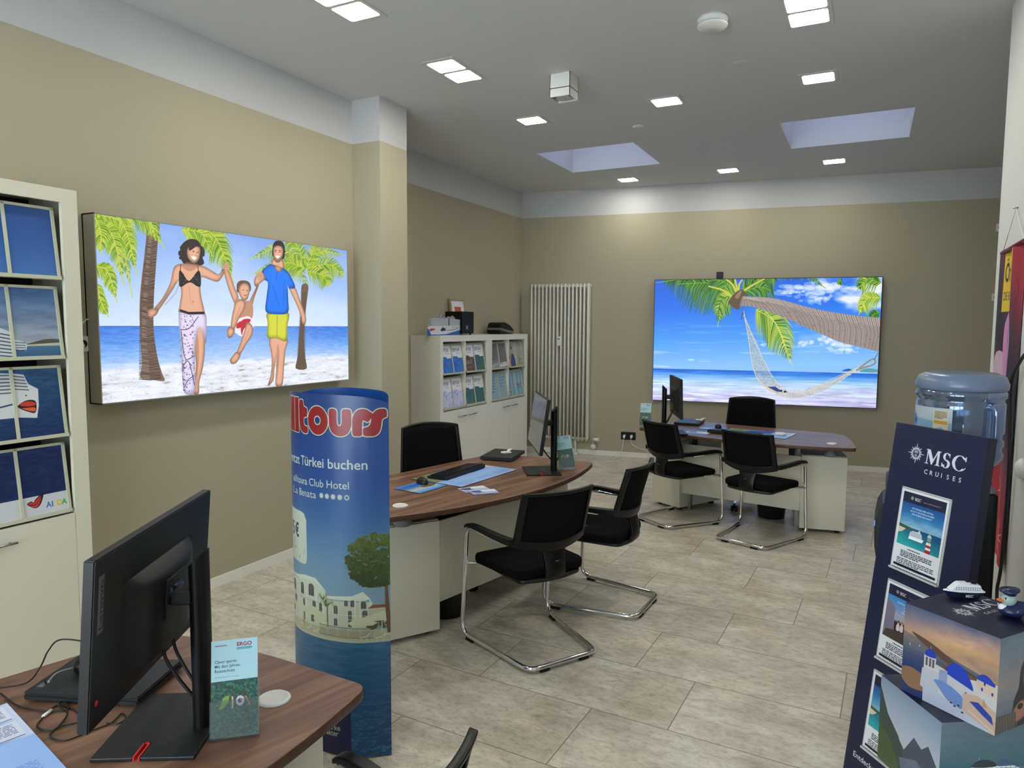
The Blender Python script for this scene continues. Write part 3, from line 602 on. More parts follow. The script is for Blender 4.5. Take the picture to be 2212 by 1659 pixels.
# ------------------------------------------------------------------ prints on the navy stand, the cubes and the desks
NAVY = (22, 28, 56)
def sheet_base(p):
    W, H = p.w, p.h; p.poly([(0, 0), (W, 0), (W, H), (0, H)], (222, 224, 228)); p.poly([(W*.04, H*.03), (W*.96, H*.03), (W*.96, H*.16), (W*.04, H*.16)], (34, 34, 60))
    sun_mark(p, W*.24, H*.095, W*.045, (225, 228, 235), (34, 34, 60)); msc_word(p, W*.3, H*.118, H*.04, (225, 228, 235)); p.text('FOR A GREATER BEAUTY', W*.5, H*.115, H*.017, (190, 194, 205), width=W*.36)
def sheet_text(p, y0):
    W, H = p.w, p.h; p.scrib(W*.3, H*y0, W*.4, H*.02, 1, (20, 22, 40)); p.scrib(W*.16, H*(y0+.035), W*.68, H*.085, 4, (60, 62, 76)); p.scrib(W*.1, H*(y0+.135), W*.8, H*.08, 4, (80, 82, 94)); p.scrib(W*.12, H*(y0+.225), W*.76, H*.03, 3, (150, 152, 160)); p.poly([(W*.04, H*.945), (W*.96, H*.945), (W*.96, H*.975), (W*.04, H*.975)], (16, 20, 40))
def slog(p, l, c=(215, 232, 245)):
    for i, t in enumerate(l): p.text(t, p.w*.5, p.h*(.225+.036*i), p.h*.026, c, .012, align='c')
def pic_sheet_lighthouse():
    p = Paint(430, 610); sheet_base(p); W, H = p.w, p.h
    R_ = [(W*.04, H*.16), (W*.96, H*.16), (W*.96, H*.7), (W*.04, H*.7)]
    p.shade(R_, lambda X, Y: p.ramp((Y/H-.16)/.3, [(22, 78, 140), (50, 120, 176), (150, 190, 210)])+(p.noise(X, Y, 90, 30, 2)[..., None]-.45)*90*np.clip((Y[..., None]/H-.25)*5, 0, 1))
    p.shade([(W*.04, H*.46), (W*.96, H*.46), (W*.96, H*.7), (W*.04, H*.7)], lambda X, Y: p.ramp((Y/H-.46)/.24+(.5-X/W)*.6, [(20, 80, 124), (26, 120, 140), (40, 160, 164)])+(p.noise(X, Y, 30, 6, 3)[..., None]-.5)*30)
    p.poly([(W*.04, H*.44), (W*.3, H*.46), (W*.4, H*.48), (W*.04, H*.52)], (60, 92, 70)); p.poly([(W*.04, H*.48), (W*.2, H*.49), (W*.12, H*.54), (W*.04, H*.56)], (214, 200, 170))
    ship(p, W*.62, H*.6, -W*.34, H*.12, 6)
    x = W*.72; p.poly([(x-26, H*.7), (x-20, H*.56), (x+20, H*.56), (x+26, H*.7)], (226, 226, 222)); p.poly([(x-25, H*.66), (x-27, H*.7), (x+27, H*.7), (x+25, H*.66)], (170, 34, 44)); p.poly([(x-22, H*.6), (x-23, H*.63), (x+23, H*.63), (x+22, H*.6)], (170, 34, 44)); p.poly([(x-26, H*.555), (x+26, H*.555), (x+26, H*.565), (x-26, H*.565)], (60, 66, 70))
    p.poly([(x-17, H*.5), (x+17, H*.5), (x+17, H*.555), (x-17, H*.555)], (120, 150, 150)); p.blob([(x-20, H*.5), (x, H*.465), (x+20, H*.5), (x, H*.505)], (190, 205, 200))
    slog(p, ['IHR FRÜHBUCHER-VORTEIL:', 'BIS ZU € 200 BORDGUTHABEN', 'PRO KABINE GESCHENKT!']); sheet_text(p, .73); return p
def pic_sheet_cabin():
    p = Paint(430, 610); sheet_base(p); W, H = p.w, p.h
    p.shade([(W*.04, H*.16), (W*.96, H*.16), (W*.96, H*.7), (W*.04, H*.7)], lambda X, Y: p.ramp((Y/H-.16)/.54, [(52, 130, 190), (140, 150, 190), (120, 116, 140), (74, 70, 84)]))
    p.poly([(W*.04, H*.2), (W*.25, H*.3), (W*.25, H*.62), (W*.04, H*.7)], (120, 112, 132)); p.poly([(W*.25, H*.36), (W*.9, H*.36), (W*.9, H*.44), (W*.25, H*.44)], (176, 178, 190))
    for k in range(8): p.line([(W*.25, H*(.37+.01*k)), (W*.9, H*(.365+.012*k))], 2, (110, 116, 140))
    p.poly([(W*.1, H*.6), (W*.8, H*.5), (W*.96, H*.7), (W*.04, H*.7)], (74, 60, 54)); p.poly([(W*.26, H*.46), (W*.7, H*.44), (W*.72, H*.56), (W*.28, H*.58)], (40, 34, 40))
    for x, y, c in ((.36, .46, (90, 60, 50)), (.44, .455, (150, 120, 100)), (.54, .46, (110, 70, 56)), (.62, .47, (80, 60, 56))):
        p.blob([(W*x-14, H*y+60), (W*x-14, H*y+20), (W*x, H*y+12), (W*x+14, H*y+20), (W*x+14, H*y+60)], (214, 196, 196)); p.ell(W*x, H*y, 10, 13, (212, 168, 146)); p.ell(W*x, H*y-7, 11, 9, c)
    slog(p, ['IHR FRÜHBUCHER-VORTEIL', 'FÜR DEN', 'BIS ZU €', 'PRO KABINE']); sheet_text(p, .73); return p
def pic_standface():
    K = 900; p = Paint(int(.4*K), int(1.34*K), (24, 30, 60)); X = lambda u: (u+.076)*K; Y = lambda v: (v+.222)*K
    sun_mark(p, X(.033), Y(-.125), 34, (214, 216, 224), (24, 30, 60)); msc_word(p, X(.076), Y(-.098), 46, (214, 216, 224), 146)
    for i, ch in enumerate('CRUISES'): p.text(ch, X(.078+.0235*i), Y(-.062), 20, (214, 216, 224), .015)
    p.text('Entdecken Sie', X(-.04), Y(1.036), 26, (214, 216, 224), .01); return p
def pic_village():
    p = Paint(520, 520); W = 520
    p.shade(None, lambda X, Y: p.ramp(Y/260+.25*X/520, [(84, 100, 134), (132, 122, 138), (186, 150, 132), (206, 160, 120), (190, 150, 124)])+(p.noise(X, Y, 150, 60, 5, 4)[..., None]-.5)*np.array([90, 60, 30])*np.clip(X[..., None]/300, .2, 1.2))
    p.shade([(0, 160), (520, 250), (520, 520), (0, 520)], lambda X, Y: p.ramp((Y-160)/220, [(142, 122, 108), (100, 104, 116), (56, 72, 112), (36, 54, 104)])+(p.noise(X, Y, 60, 5, 9)[..., None]-.5)*24)
    p.blob([(50, 150), (150, 168), (240, 200), (330, 240), (380, 262), (300, 262), (180, 220), (100, 186)], (98, 72, 60)); p.blob([(270, 262), (350, 240), (420, 262), (470, 300), (300, 330), (215, 320)], (80, 66, 46))
    for k in range(90): p.ell(p.rs.uniform(230, 420), p.rs.uniform(255, 310), 8, 5, (96+p.rs.randint(40), 78+p.rs.randint(20), 50), .8)
    p.blob([(0, 380), (60, 360), (140, 385), (170, 450), (60, 480), (0, 440)], (150, 110, 84)); Wt, Sh = (212, 206, 204), (150, 160, 196)
    p.poly([(130, 300), (205, 280), (300, 300), (520, 250), (520, 520), (130, 460)], Wt)
    p.poly([(128, 250), (196, 242), (196, 330), (128, 330)], Wt); p.blob([(134, 252), (140, 222), (164, 206), (188, 220), (192, 250)], (36, 62, 178)); p.line([(164, 206), (164, 190)], 3, Wt)
    for x in (138, 158, 176): p.poly([(x, 262), (x+11, 260), (x+11, 308), (x, 310)], (92, 84, 96))
    p.poly([(120, 330), (210, 322), (220, 470), (112, 440)], (196, 196, 206)); p.blob([(258, 310), (262, 262), (300, 228), (350, 240), (386, 290), (398, 340), (330, 330)], (34, 66, 190)); p.poly([(256, 305), (400, 338), (396, 420), (256, 380)], (204, 200, 206))
    p.poly([(216, 300), (262, 290), (262, 400), (216, 380)], Sh); p.blob([(420, 262), (428, 236), (456, 222), (490, 236), (506, 266)], (38, 68, 186)); p.poly([(416, 262), (508, 268), (520, 330), (414, 310)], (220, 196, 178))
    for x, y in ((452, 262), (440, 296), (492, 300), (360, 360), (360, 376)): p.poly([(x, y), (x+9, y+1), (x+9, y+18), (x, y+17)], (40, 56, 150))
    p.blob([(190, 370), (260, 360), (350, 400), (340, 470), (270, 450), (215, 400)], (110, 142, 204)); p.poly([(350, 370), (430, 350), (520, 400), (520, 520), (350, 470)], (208, 176, 158)); p.poly([(385, 400), (430, 385), (500, 430), (510, 470), (450, 440)], (44, 70, 160)); p.poly([(455, 350), (475, 390), (450, 400)], (196, 150, 116))
    p.poly([(130, 420), (350, 468), (520, 520), (130, 520)], (190, 196, 214)); p.line([(380, 450), (520, 510)], 6, (226, 206, 190))
    for x, y in ((290, 455), (310, 465), (330, 452), (352, 480)): p.ell(x, y, 7, 5, (60, 50, 52))
    for x, y in ((36, 232), (92, 220)): p.poly([(x, y), (x+6, y-14), (x+10, y)], (210, 190, 170))
    return p
def pic_person_sea():
    p = Paint(520, 520); p.shade(None, lambda X, Y: p.ramp(Y/520, [(96, 112, 126), (120, 126, 136), (150, 136, 132), (112, 120, 132), (84, 96, 110)])+(p.noise(X, Y, 120, 30, 7)[..., None]-.5)*20)
    p.blob([(200, 200), (260, 130), (340, 150), (370, 260), (400, 420), (380, 520), (160, 520), (150, 380), (190, 300)], (40, 32, 34)); p.body([(230, 230), (290, 210), (310, 280), (270, 330), (235, 300)], (150, 100, 78)); p.body([(150, 430), (210, 380), (280, 400), (270, 470), (180, 490)], (150, 100, 80)); p.ell(215, 410, 26, 16, (26, 26, 30))
    p.poly([(0, 420), (180, 430), (180, 520), (0, 520)], (84, 74, 66)); [p.line([(x, 430), (x+20, 520)], 4, (132, 116, 100)) for x in range(0, 180, 22)]; return p
def pic_fjord():
    p = Paint(400, 520); p.shade(None, lambda X, Y: p.ramp(Y/300, [(118, 134, 156), (150, 160, 176), (170, 174, 182)]))
    p.poly([(0, 190), (60, 250), (130, 280), (180, 330), (240, 210), (290, 240), (330, 190), (400, 290), (400, 520), (0, 520)], (64, 72, 84)); p.poly([(0, 60), (60, 200), (140, 280), (200, 420), (160, 520), (0, 520)], (52, 64, 60)); p.poly([(0, 300), (80, 340), (150, 460), (140, 520), (0, 520)], (62, 80, 48))
    p.shade([(150, 400), (260, 330), (400, 420), (400, 520), (180, 520)], lambda X, Y: p.ramp((Y-330)/190, [(96, 108, 124), (70, 84, 100)])+(p.noise(X, Y, 30, 8, 2)[..., None]-.5)*20); return p
def pic_shipsea():
    p = Paint(520, 520); p.shade(None, lambda X, Y: p.ramp(Y/520, [(96, 110, 118), (84, 106, 116), (44, 92, 100), (30, 84, 92)])+(p.noise(X, Y, 60, 14, 4)[..., None]-.5)*14)
    ship(p, 60, 400, 470, 150, 9, (196, 196, 190)); p.poly([(60, 345), (520, 350), (520, 372), (80, 370)], (120, 110, 100))
    for k in range(14): p.line([(110+k*28, 265), (110+k*28, 345)], 2, (90, 88, 90))
    p.blob([(190, 262), (230, 225), (300, 230), (330, 265)], (50, 56, 60)); return p
def pic_cubetop():
    p = Paint(520, 520, (15, 20, 48)); sun_mark(p, 172, 226, 68, (214, 216, 224), (15, 20, 48)); msc_word(p, 252, 250, 84, (214, 216, 224), 240)
    for i, ch in enumerate('CRUISES'): p.text(ch, 258+33*i, 302, 34, (214, 216, 224), .01)
    return p
def pic_flyer():
    p = Paint(240, 500); W, H = 240, 500; p.poly([(0, 0), (W, 0), (W, H), (0, H)], (160, 196, 204)); p.shade([(0, 212), (W, 212), (W, H), (0, H)], lambda X, Y: p.ramp(p.noise(X, Y, 9, 9, 3, 3)*1.6-.3, [(10, 40, 34), (26, 74, 58), (64, 118, 100)]))
    ergo(p, 132, 36, 78); p.scrib(18, 24, 88, 9, 1, (120, 80, 100)); [p.text(t, 18, 118+i*24, 23, (40, 50, 56), .004, width=w) for i, (t, w) in enumerate((('Clever sparen.', 116), ('Mit dem Jahres-', 134), ('Reiseschutz.', 106)))]; p.text('Auf allen Reisen sicher unterwegs.', 18, 194, 10, (110, 120, 130), width=124)
    p.blob([(60, 300), (90, 290), (88, 320), (64, 350), (40, 356), (52, 326)], (120, 150, 60)); p.ell(148, 322, 22, 26, (190, 180, 200)); p.ell(148, 322, 11, 13, (80, 60, 80)); p.line([(108, 296), (110, 330), (108, 360)], 9, (206, 160, 124)); p.ell(109, 288, 7, 8, (70, 46, 36)); p.line([(176, 300), (190, 330), (200, 352)], 7, (170, 110, 84)); p.ell(172, 288, 7, 8, (60, 40, 36)); p.line([(150, 310), (158, 332)], 6, (196, 140, 110)); return p
def pic_deskpad():
    p = Paint(600, 420, (150, 186, 240)); p.shade([(0, 0), (600, 0), (600, 210), (0, 210)], lambda X, Y: p.ramp(X/600, [(120, 130, 96), (120, 136, 104), (52, 96, 186), (60, 110, 200), (205, 216, 240)])+(p.noise(X, Y, 14, 10, 3, 3)[..., None]-.5)*np.clip(1.2-X[..., None]/260, 0, 1)*150)
    p.blob([(170, 110), (250, 20), (330, 10), (300, 90), (240, 190)], (44, 92, 190)); p.line(p.sm([(160, 150), (220, 50), (320, 6)], 6, False), 9, (226, 232, 244)); p.line(p.sm([(255, 60), (275, 34), (290, 62), (310, 36), (330, 60), (350, 34), (372, 58), (392, 38)], 5, False), 8, (196, 50, 60))
    for i in range(2): p.poly([(420, 12+i*100), (588, 12+i*100), (588, 98+i*100), (420, 98+i*100)], (214, 220, 234)); p.scrib(428, 22+i*100, 150, 66, 8, (130, 134, 170)); p.line([(424, 96+i*100), (586, 96+i*100)], 3, (60, 56, 120))
    for i in range(3): p.scrib(40+i*190, 330, 150, 56, 7, (96, 130, 206), .6)
    p.scrib(60, 398, 90, 12, 1, (180, 60, 90)); return p
def pic_mousepad():
    p = Paint(260, 220); p.shade(None, lambda X, Y: p.ramp(Y/220, [(70, 140, 214), (120, 176, 230), (200, 196, 170), (84, 130, 190), (30, 90, 190), (80, 150, 230)])); p.blob([(0, 100), (60, 70), (130, 90), (120, 120), (30, 130)], (110, 96, 74)); return p
def pic_card():
    p = Paint(300, 200); p.shade(None, lambda X, Y: p.ramp(Y/200, [(120, 150, 214), (170, 190, 232), (222, 226, 238), (196, 196, 206)]))
    p.blob([(0, 120), (60, 110), (110, 140), (180, 130), (200, 180), (120, 200), (0, 200)], (232, 234, 240)); p.blob([(150, 90), (230, 80), (290, 120), (280, 170), (170, 170), (180, 120)], (70, 76, 140)); p.line([(90, 30), (90, 110)], 2, (110, 110, 120)); p.text('41', 220, 50, 44, (190, 60, 70), .02); return p
def brochure(kind):
    p = Paint(210, 300); W, H = 210, 300
    if kind in 'ABCD':
        cc = {'A': [(60, 124, 214), (40, 100, 196), (90, 140, 214)], 'B': [(150, 120, 100), (90, 70, 66), (180, 160, 140)], 'C': [(34, 74, 86), (60, 110, 100), (40, 70, 130)], 'D': [(160, 170, 222), (200, 204, 234), (130, 150, 214)]}[kind]
        p.shade(None, lambda X, Y: p.ramp(p.noise(X, Y, 50, 50, ord(kind), 3)*1.8-.4, cc))
        if kind == 'B': [p.line([(k*26-30, 300), (k*26+60, 130)], 7, (44, 36, 36)) for k in range(9)]
        if kind == 'C': [p.line(p.sm([(20+k*34, 300), (60+k*20, 220), (30+k*40, 150)], 5, False), 5, (90, 140, 120), 1, 1) for k in range(6)]
        if kind == 'D': [p.line([(k*30-10, 300), (k*24+50, 140)], 5, (232, 232, 244)) for k in range(9)]
        p.poly([(0, 0), (W, 0), (W, 120), (W-14, 140), (W*.55, 140), (W*.5, 122), (0, 118)], (226, 228, 236)); p.text('DERTOUR', 14, 66, 50, (44, 48, 60), .012, width=150); p.text('DELUXE', 90, 92, 20, (110, 110, 120), width=76)
        p.ell(W-24, H-24, 7, 9, (170, 60, 60))
    elif kind == 'E': p.shade(None, lambda X, Y: p.ramp(Y/H, [(96, 98, 104), (110, 112, 118), (150, 152, 156)])); p.text('laub', 6, 130, 60, (120, 50, 66), 0, width=110); p.text('Aber', 10, 200, 56, (110, 44, 60), 0, width=110); [p.line([(0, 290-k*12), (210, 260-k*14)], 4, (210, 214, 220)) for k in range(3)]
    elif kind == 'F': p.shade(None, lambda X, Y: p.ramp(Y/H, [(96, 98, 104), (110, 112, 118), (120, 122, 128)])); p.text('?', 20, 130, 60, (120, 60, 74), 0); p.text('sicher!', 10, 200, 56, (120, 60, 74), 0, width=180); p.blob([(0, 260), (120, 235), (210, 240), (210, 280), (0, 290)], (216, 220, 226)); p.line([(10, 262), (200, 252)], 4, (60, 60, 70))
    elif kind == 'G': p.shade(None, lambda X, Y: p.ramp(X/W, [(170, 172, 170), (150, 154, 154), (176, 176, 172)])); p.body([(70, 300), (84, 180), (130, 140), (180, 170), (196, 300)], (50, 68, 120)); p.body([(100, 80), (130, 50), (150, 90), (136, 140), (110, 130)], (196, 150, 122)); p.blob([(94, 80), (120, 36), (152, 60), (150, 84), (104, 76)], (110, 84, 60)); p.body([(0, 300), (10, 200), (40, 190), (70, 300)], (190, 150, 124)); p.ell(32, 170, 22, 30, (120, 80, 56))
    elif kind == 'H': p.shade(None, lambda X, Y: p.ramp(X/W, [(180, 180, 172), (158, 160, 156), (176, 172, 156)])); [p.line([(x, 180), (x+8, 220), (x-8, 280)], 10, (60, 60, 70)) for x in (60, 100)]; p.text('vereint.', 120, 220, 30, (60, 60, 70), 0, width=84); p.poly([(0, 262), (210, 250), (210, 300), (0, 300)], (164, 156, 116))
    elif kind in 'IJ':
        p.a[:] = np.array((142, 176, 190))/255; L_ = [] if kind == 'I' else ['den passenden', 'Reiseschutz', 'gibt es hier im', 'Reisebüro.']
        for i, t in enumerate(L_): p.text(t, 20, 60+i*36, 30, (70, 90, 110), 0)
        if kind == 'I': p.scrib(14, 40, 120, 200, 6, (80, 100, 118), .8, .5)
    else:
        p.shade(None, lambda X, Y: (np.array([132, 170, 190])+(np.sin(X/W*14)[..., None])*14+X[..., None]*0))
        if kind == 'L': ergo(p, 30, 190, 120)
        else: p.scrib(20, 246, 130, 14, 1, (150, 70, 90))
    return p
def pic_seapanel(k):
    """one pane of the ship poster behind the flaps: k row 0..3 right pane, 4..7 the pane left of it"""
    p = Paint(260, 360); W, H = 260, 360; r = k % 4; left = k > 3
    if r == 0: p.shade(None, lambda X, Y: p.ramp(Y/H, [(26, 72, 140), (34, 86, 158), (60, 108, 172)]))
    if r == 1:
        p.shade(None, lambda X, Y: p.ramp(Y/H, [(58, 96, 148), (96, 120, 156), (140, 152, 168), (170, 174, 178)])+(p.noise(X, Y, 140, 26, 3, 3)[..., None]-.5)*50)
        p.shade([(0, 300), (260, 300), (260, 360), (0, 360)], lambda X, Y: p.ramp((Y-300)/60, [(70, 110, 140), (50, 92, 132)])); p.blob([(70, 300), (120, 282), (190, 270), (260, 276), (260, 300)], (74, 80, 66)); p.poly([(70, 298), (260, 290), (260, 306), (60, 306)], (190, 180, 164))
        if not left: p.poly([(0, 270), (50, 282), (70, 300), (60, 330), (0, 320)], (200, 204, 210)); [p.line([(0, 285+i*14), (60, 290+i*12)], 4, (60, 74, 96)) for i in range(4)]
        else: p.poly([(60, 150), (260, 230), (260, 360), (0, 360), (0, 180)], (196, 200, 206)); [p.line([(20, 200+i*22), (260, 250+i*18)], 6, (60, 70, 92)) for i in range(7)]
    if r == 2:
        p.shade(None, lambda X, Y: p.ramp(Y/H, [(40, 84, 126), (28, 64, 108), (20, 46, 92)])+(p.noise(X, Y, 36, 10, 4, 4)[..., None]-.5)*44)
        if not left:
            p.poly([(0, 20), (60, 30), (80, 80), (130, 110), (122, 200), (106, 262), (0, 250)], (206, 208, 210)); [p.line([(0, 34+i*17), (60+i*5, 44+i*17)], 6, (90, 100, 116)) for i in range(5)]; p.blob([(10, 190), (60, 165), (108, 175), (100, 232), (60, 225), (20, 205)], (30, 24, 30)); p.blob([(20, 186), (60, 170), (104, 180), (100, 196), (50, 196)], (196, 56, 46)); p.blob([(30, 205), (60, 204), (100, 206), (98, 226), (62, 220)], (214, 96, 60)); p.ell(60, 140, 4, 4, (60, 70, 90))
        else: p.poly([(0, 0), (260, 20), (260, 250), (0, 250)], (206, 208, 210)); [p.line([(0, 20+i*20), (260, 30+i*18)], 7, (84, 96, 114)) for i in range(6)]; p.line(p.sm([(40, 160), (160, 190), (260, 180)], 5, False), 8, (40, 60, 100))
    if r == 3:
        p.shade(None, lambda X, Y: p.ramp(Y/H, [(20, 44, 92), (18, 38, 84), (24, 44, 92)])+(p.noise(X, Y, 30, 9, 6, 4)[..., None]-.5)*34); p.poly([(0, 258), (260, 258), (260, 360), (0, 360)], (200, 202, 206))
        if not left: lips(p, 24, 300, 96); [p.text(ch, 128+i*30, 330, 42, c, .03) for i, (ch, c) in enumerate(zip('AIDA', ((40, 120, 200), (90, 90, 110), (220, 180, 40), (70, 160, 70))))]
    return p
def pic_cutout():
    p = Paint(520, 330, (190, 195, 200)); p.shade(None, lambda X, Y: p.ramp(Y/330, [(120, 124, 132), (150, 154, 160), (96, 100, 108)]))
    for i in range(11): p.line([(60, 90+i*12), (470, 96+i*10)], 5, (196, 200, 205)); 
    p.poly([(300, 90), (316, 90), (316, 190), (300, 190)], (60, 64, 72)); p.poly([(10, 200), (500, 190), (520, 330), (0, 330)], (206, 210, 212))
    for k in range(40): p.ell(220+p.rs.uniform(0, 240), 200+p.rs.uniform(0, 26), 6, 4, [(200, 180, 60), (80, 84, 90), (220, 224, 226)][k % 3])
    p.poly([(0, 215), (40, 260), (60, 318), (260, 316), (520, 240), (520, 330), (0, 330)], (44, 92, 160)); p.blob([(44, 240), (80, 232), (118, 240), (84, 262), (50, 270)], (190, 50, 40)); p.blob([(190, 258), (220, 218), (260, 240), (250, 262), (210, 270)], (30, 40, 80)); p.line([(250, 262), (380, 250), (440, 232)], 9, (90, 110, 170)); return p
def pic_banner():
    p = Paint(400, 1000); p.shade(None, lambda X, Y: p.ramp(Y/1000+(.5-X/400)*.3, [(150, 28, 44), (60, 40, 56), (30, 30, 44), (120, 60, 80), (160, 28, 44), (190, 60, 70)]))
    p.blob([(0, 380), (140, 360), (160, 620), (60, 760), (0, 760)], (190, 160, 180)); p.blob([(150, 300), (300, 280), (330, 560), (260, 700), (160, 560)], (34, 32, 44)); p.blob([(110, 240), (230, 200), (290, 300), (240, 430), (130, 410)], (196, 130, 180)); p.blob([(180, 260), (260, 250), (250, 380), (190, 380)], (120, 70, 150)); p.line([(170, 400), (160, 500)], 7, (140, 150, 90)); p.line([(240, 400), (250, 480)], 7, (140, 150, 90))
    for x, y in ((330, 100), (60, 240), (350, 260)): p.line(p.sm([(x, y), (x+20, y+40), (x-10, y+90)], 5, False), 6, (90, 16, 34))
    for x, y in ((90, 860), (240, 780), (300, 920)): [p.line([(x, y), (x+70*math.cos(a), y+90*math.sin(a))], 12, (214, 150, 150), 1, 2) for a in np.linspace(0, 6, 11)]
    p.poly([(60, 0), (250, 0), (250, 200), (60, 200)], (212, 176, 44)); p.text('Önäkr', 72, 100, 90, (30, 26, 24), .02, width=165); p.text('DIE REISELEB', 72, 162, 40, (50, 40, 30), .01, width=165); return p
def pic_bottlelabel():
    p = Paint(300, 200, (176, 190, 200)); p.shade([(0, 70), (300, 90), (300, 200), (0, 200)], lambda X, Y: p.ramp(Y/200, [(140, 176, 200), (120, 164, 196)])); p.ell(30, 90, 34, 40, (60, 130, 190)); p.text('wn', 14, 104, 44, (24, 44, 90), .02)
    p.poly([(200, 10), (280, 14), (280, 190), (196, 186)], (206, 200, 178)); p.poly([(204, 76), (276, 80), (276, 100), (204, 96)], (200, 150, 50)); p.scrib(206, 20, 68, 48, 6, (120, 90, 50)); p.blob([(206, 150), (240, 120), (274, 150), (240, 182)], (120, 150, 170)); return p

# ------------------------------------------------------------------ materials
M_ceil = mat('ceiling paint', (208, 208, 209), .9, spec=.2, bump=.15, bscale=300)
M_white = mat('white wall paint', (208, 208, 206), .85, spec=.25, bump=.25, bscale=260)
M_skirt = mat('skirting white', (226, 224, 216), .45)
M_cab = mat('cabinet cream laminate', (212, 207, 187), .5, spec=.4)
M_cabw = mat('cabinet white laminate', (222, 222, 214), .45, spec=.4)
M_blk = mat('black plastic', (17, 17, 18), .45)
M_blk2 = mat('satin black plastic', (9, 9, 10), .38, spec=.35)
M_mesh = mat('black chair mesh', (8, 8, 9), .9, spec=.15)
M_fab = mat('black seat fabric', (10, 11, 12), .95, spec=.12, bump=.4, bscale=500)
M_chr = mat('chrome', (225, 225, 225), .09, metal=1)
M_alu = mat('brushed aluminium', (150, 150, 146), .38, metal=1)
M_steel = mat('handle steel', (170, 168, 162), .25, metal=1)
M_red = mat('red plastic', (196, 36, 36), .4)
M_grey = mat('grey plastic', (120, 122, 122), .5)
M_wplas = mat('white plastic', (226, 226, 220), .4)
M_cable = mat('white cable', (214, 212, 200), .5)
M_paper = mat('paper', (226, 228, 232), .7)
def wall_mat():
    """tan paint with the white band above the painted line at 3.08 m"""
    m = bpy.data.materials.new('tan wall paint'); m.use_nodes = True; nt = m.node_tree; b = nt.nodes['Principled BSDF']
    g = nt.nodes.new('ShaderNodeNewGeometry'); sx = nt.nodes.new('ShaderNodeSeparateXYZ'); nt.links.new(g.outputs['Position'], sx.inputs[0])
    c = nt.nodes.new('ShaderNodeMath'); c.operation = 'GREATER_THAN'; c.inputs[1].default_value = 3.08; nt.links.new(sx.outputs['Z'], c.inputs[0])
    mx = nt.nodes.new('ShaderNodeMix'); mx.data_type = 'RGBA'; mx.inputs[6].default_value = (*lin((172, 164, 143)), 1); mx.inputs[7].default_value = (*lin((192, 192, 192)), 1)
    nt.links.new(c.outputs[0], mx.inputs[0]); nt.links.new(mx.outputs[2], b.inputs['Base Color'])
    b.inputs['Roughness'].default_value = .85; b.inputs['Specular IOR Level'].default_value = .25
    n = nt.nodes.new('ShaderNodeTexNoise'); n.inputs['Scale'].default_value = 320; nt.links.new(g.outputs['Position'], n.inputs['Vector'])
    bp = nt.nodes.new('ShaderNodeBump'); bp.inputs['Strength'].default_value = .3; bp.inputs['Distance'].default_value = .001; nt.links.new(n.outputs['Fac'], bp.inputs['Height']); nt.links.new(bp.outputs[0], b.inputs['Normal'])
    return m
def thin_glass(name, rgb, gloss=.08):
    m = bpy.data.materials.new(name); m.use_nodes = True; nt = m.node_tree; nt.nodes.remove(nt.nodes['Principled BSDF'])
    o = nt.nodes['Material Output']; a = nt.nodes.new('ShaderNodeBsdfTransparent'); a.inputs[0].default_value = (*lin(rgb), 1); g = nt.nodes.new('ShaderNodeBsdfGlossy'); g.inputs['Roughness'].default_value = .02
    f = nt.nodes.new('ShaderNodeLayerWeight'); f.inputs[0].default_value = .25; k = nt.nodes.new('ShaderNodeMath'); k.operation = 'MULTIPLY_ADD'; k.inputs[1].default_value = .8; k.inputs[2].default_value = gloss
    nt.links.new(f.outputs['Facing'], k.inputs[0]); mx = nt.nodes.new('ShaderNodeMixShader'); nt.links.new(k.outputs[0], mx.inputs[0]); nt.links.new(a.outputs[0], mx.inputs[1]); nt.links.new(g.outputs[0], mx.inputs[2]); nt.links.new(mx.outputs[0], o.inputs[0]); return m
M_acr = thin_glass('clear acrylic', (240, 244, 246), .04)
M_opal = thin_glass('skylight glass', (172, 174, 190), .03)
M_wall = wall_mat()
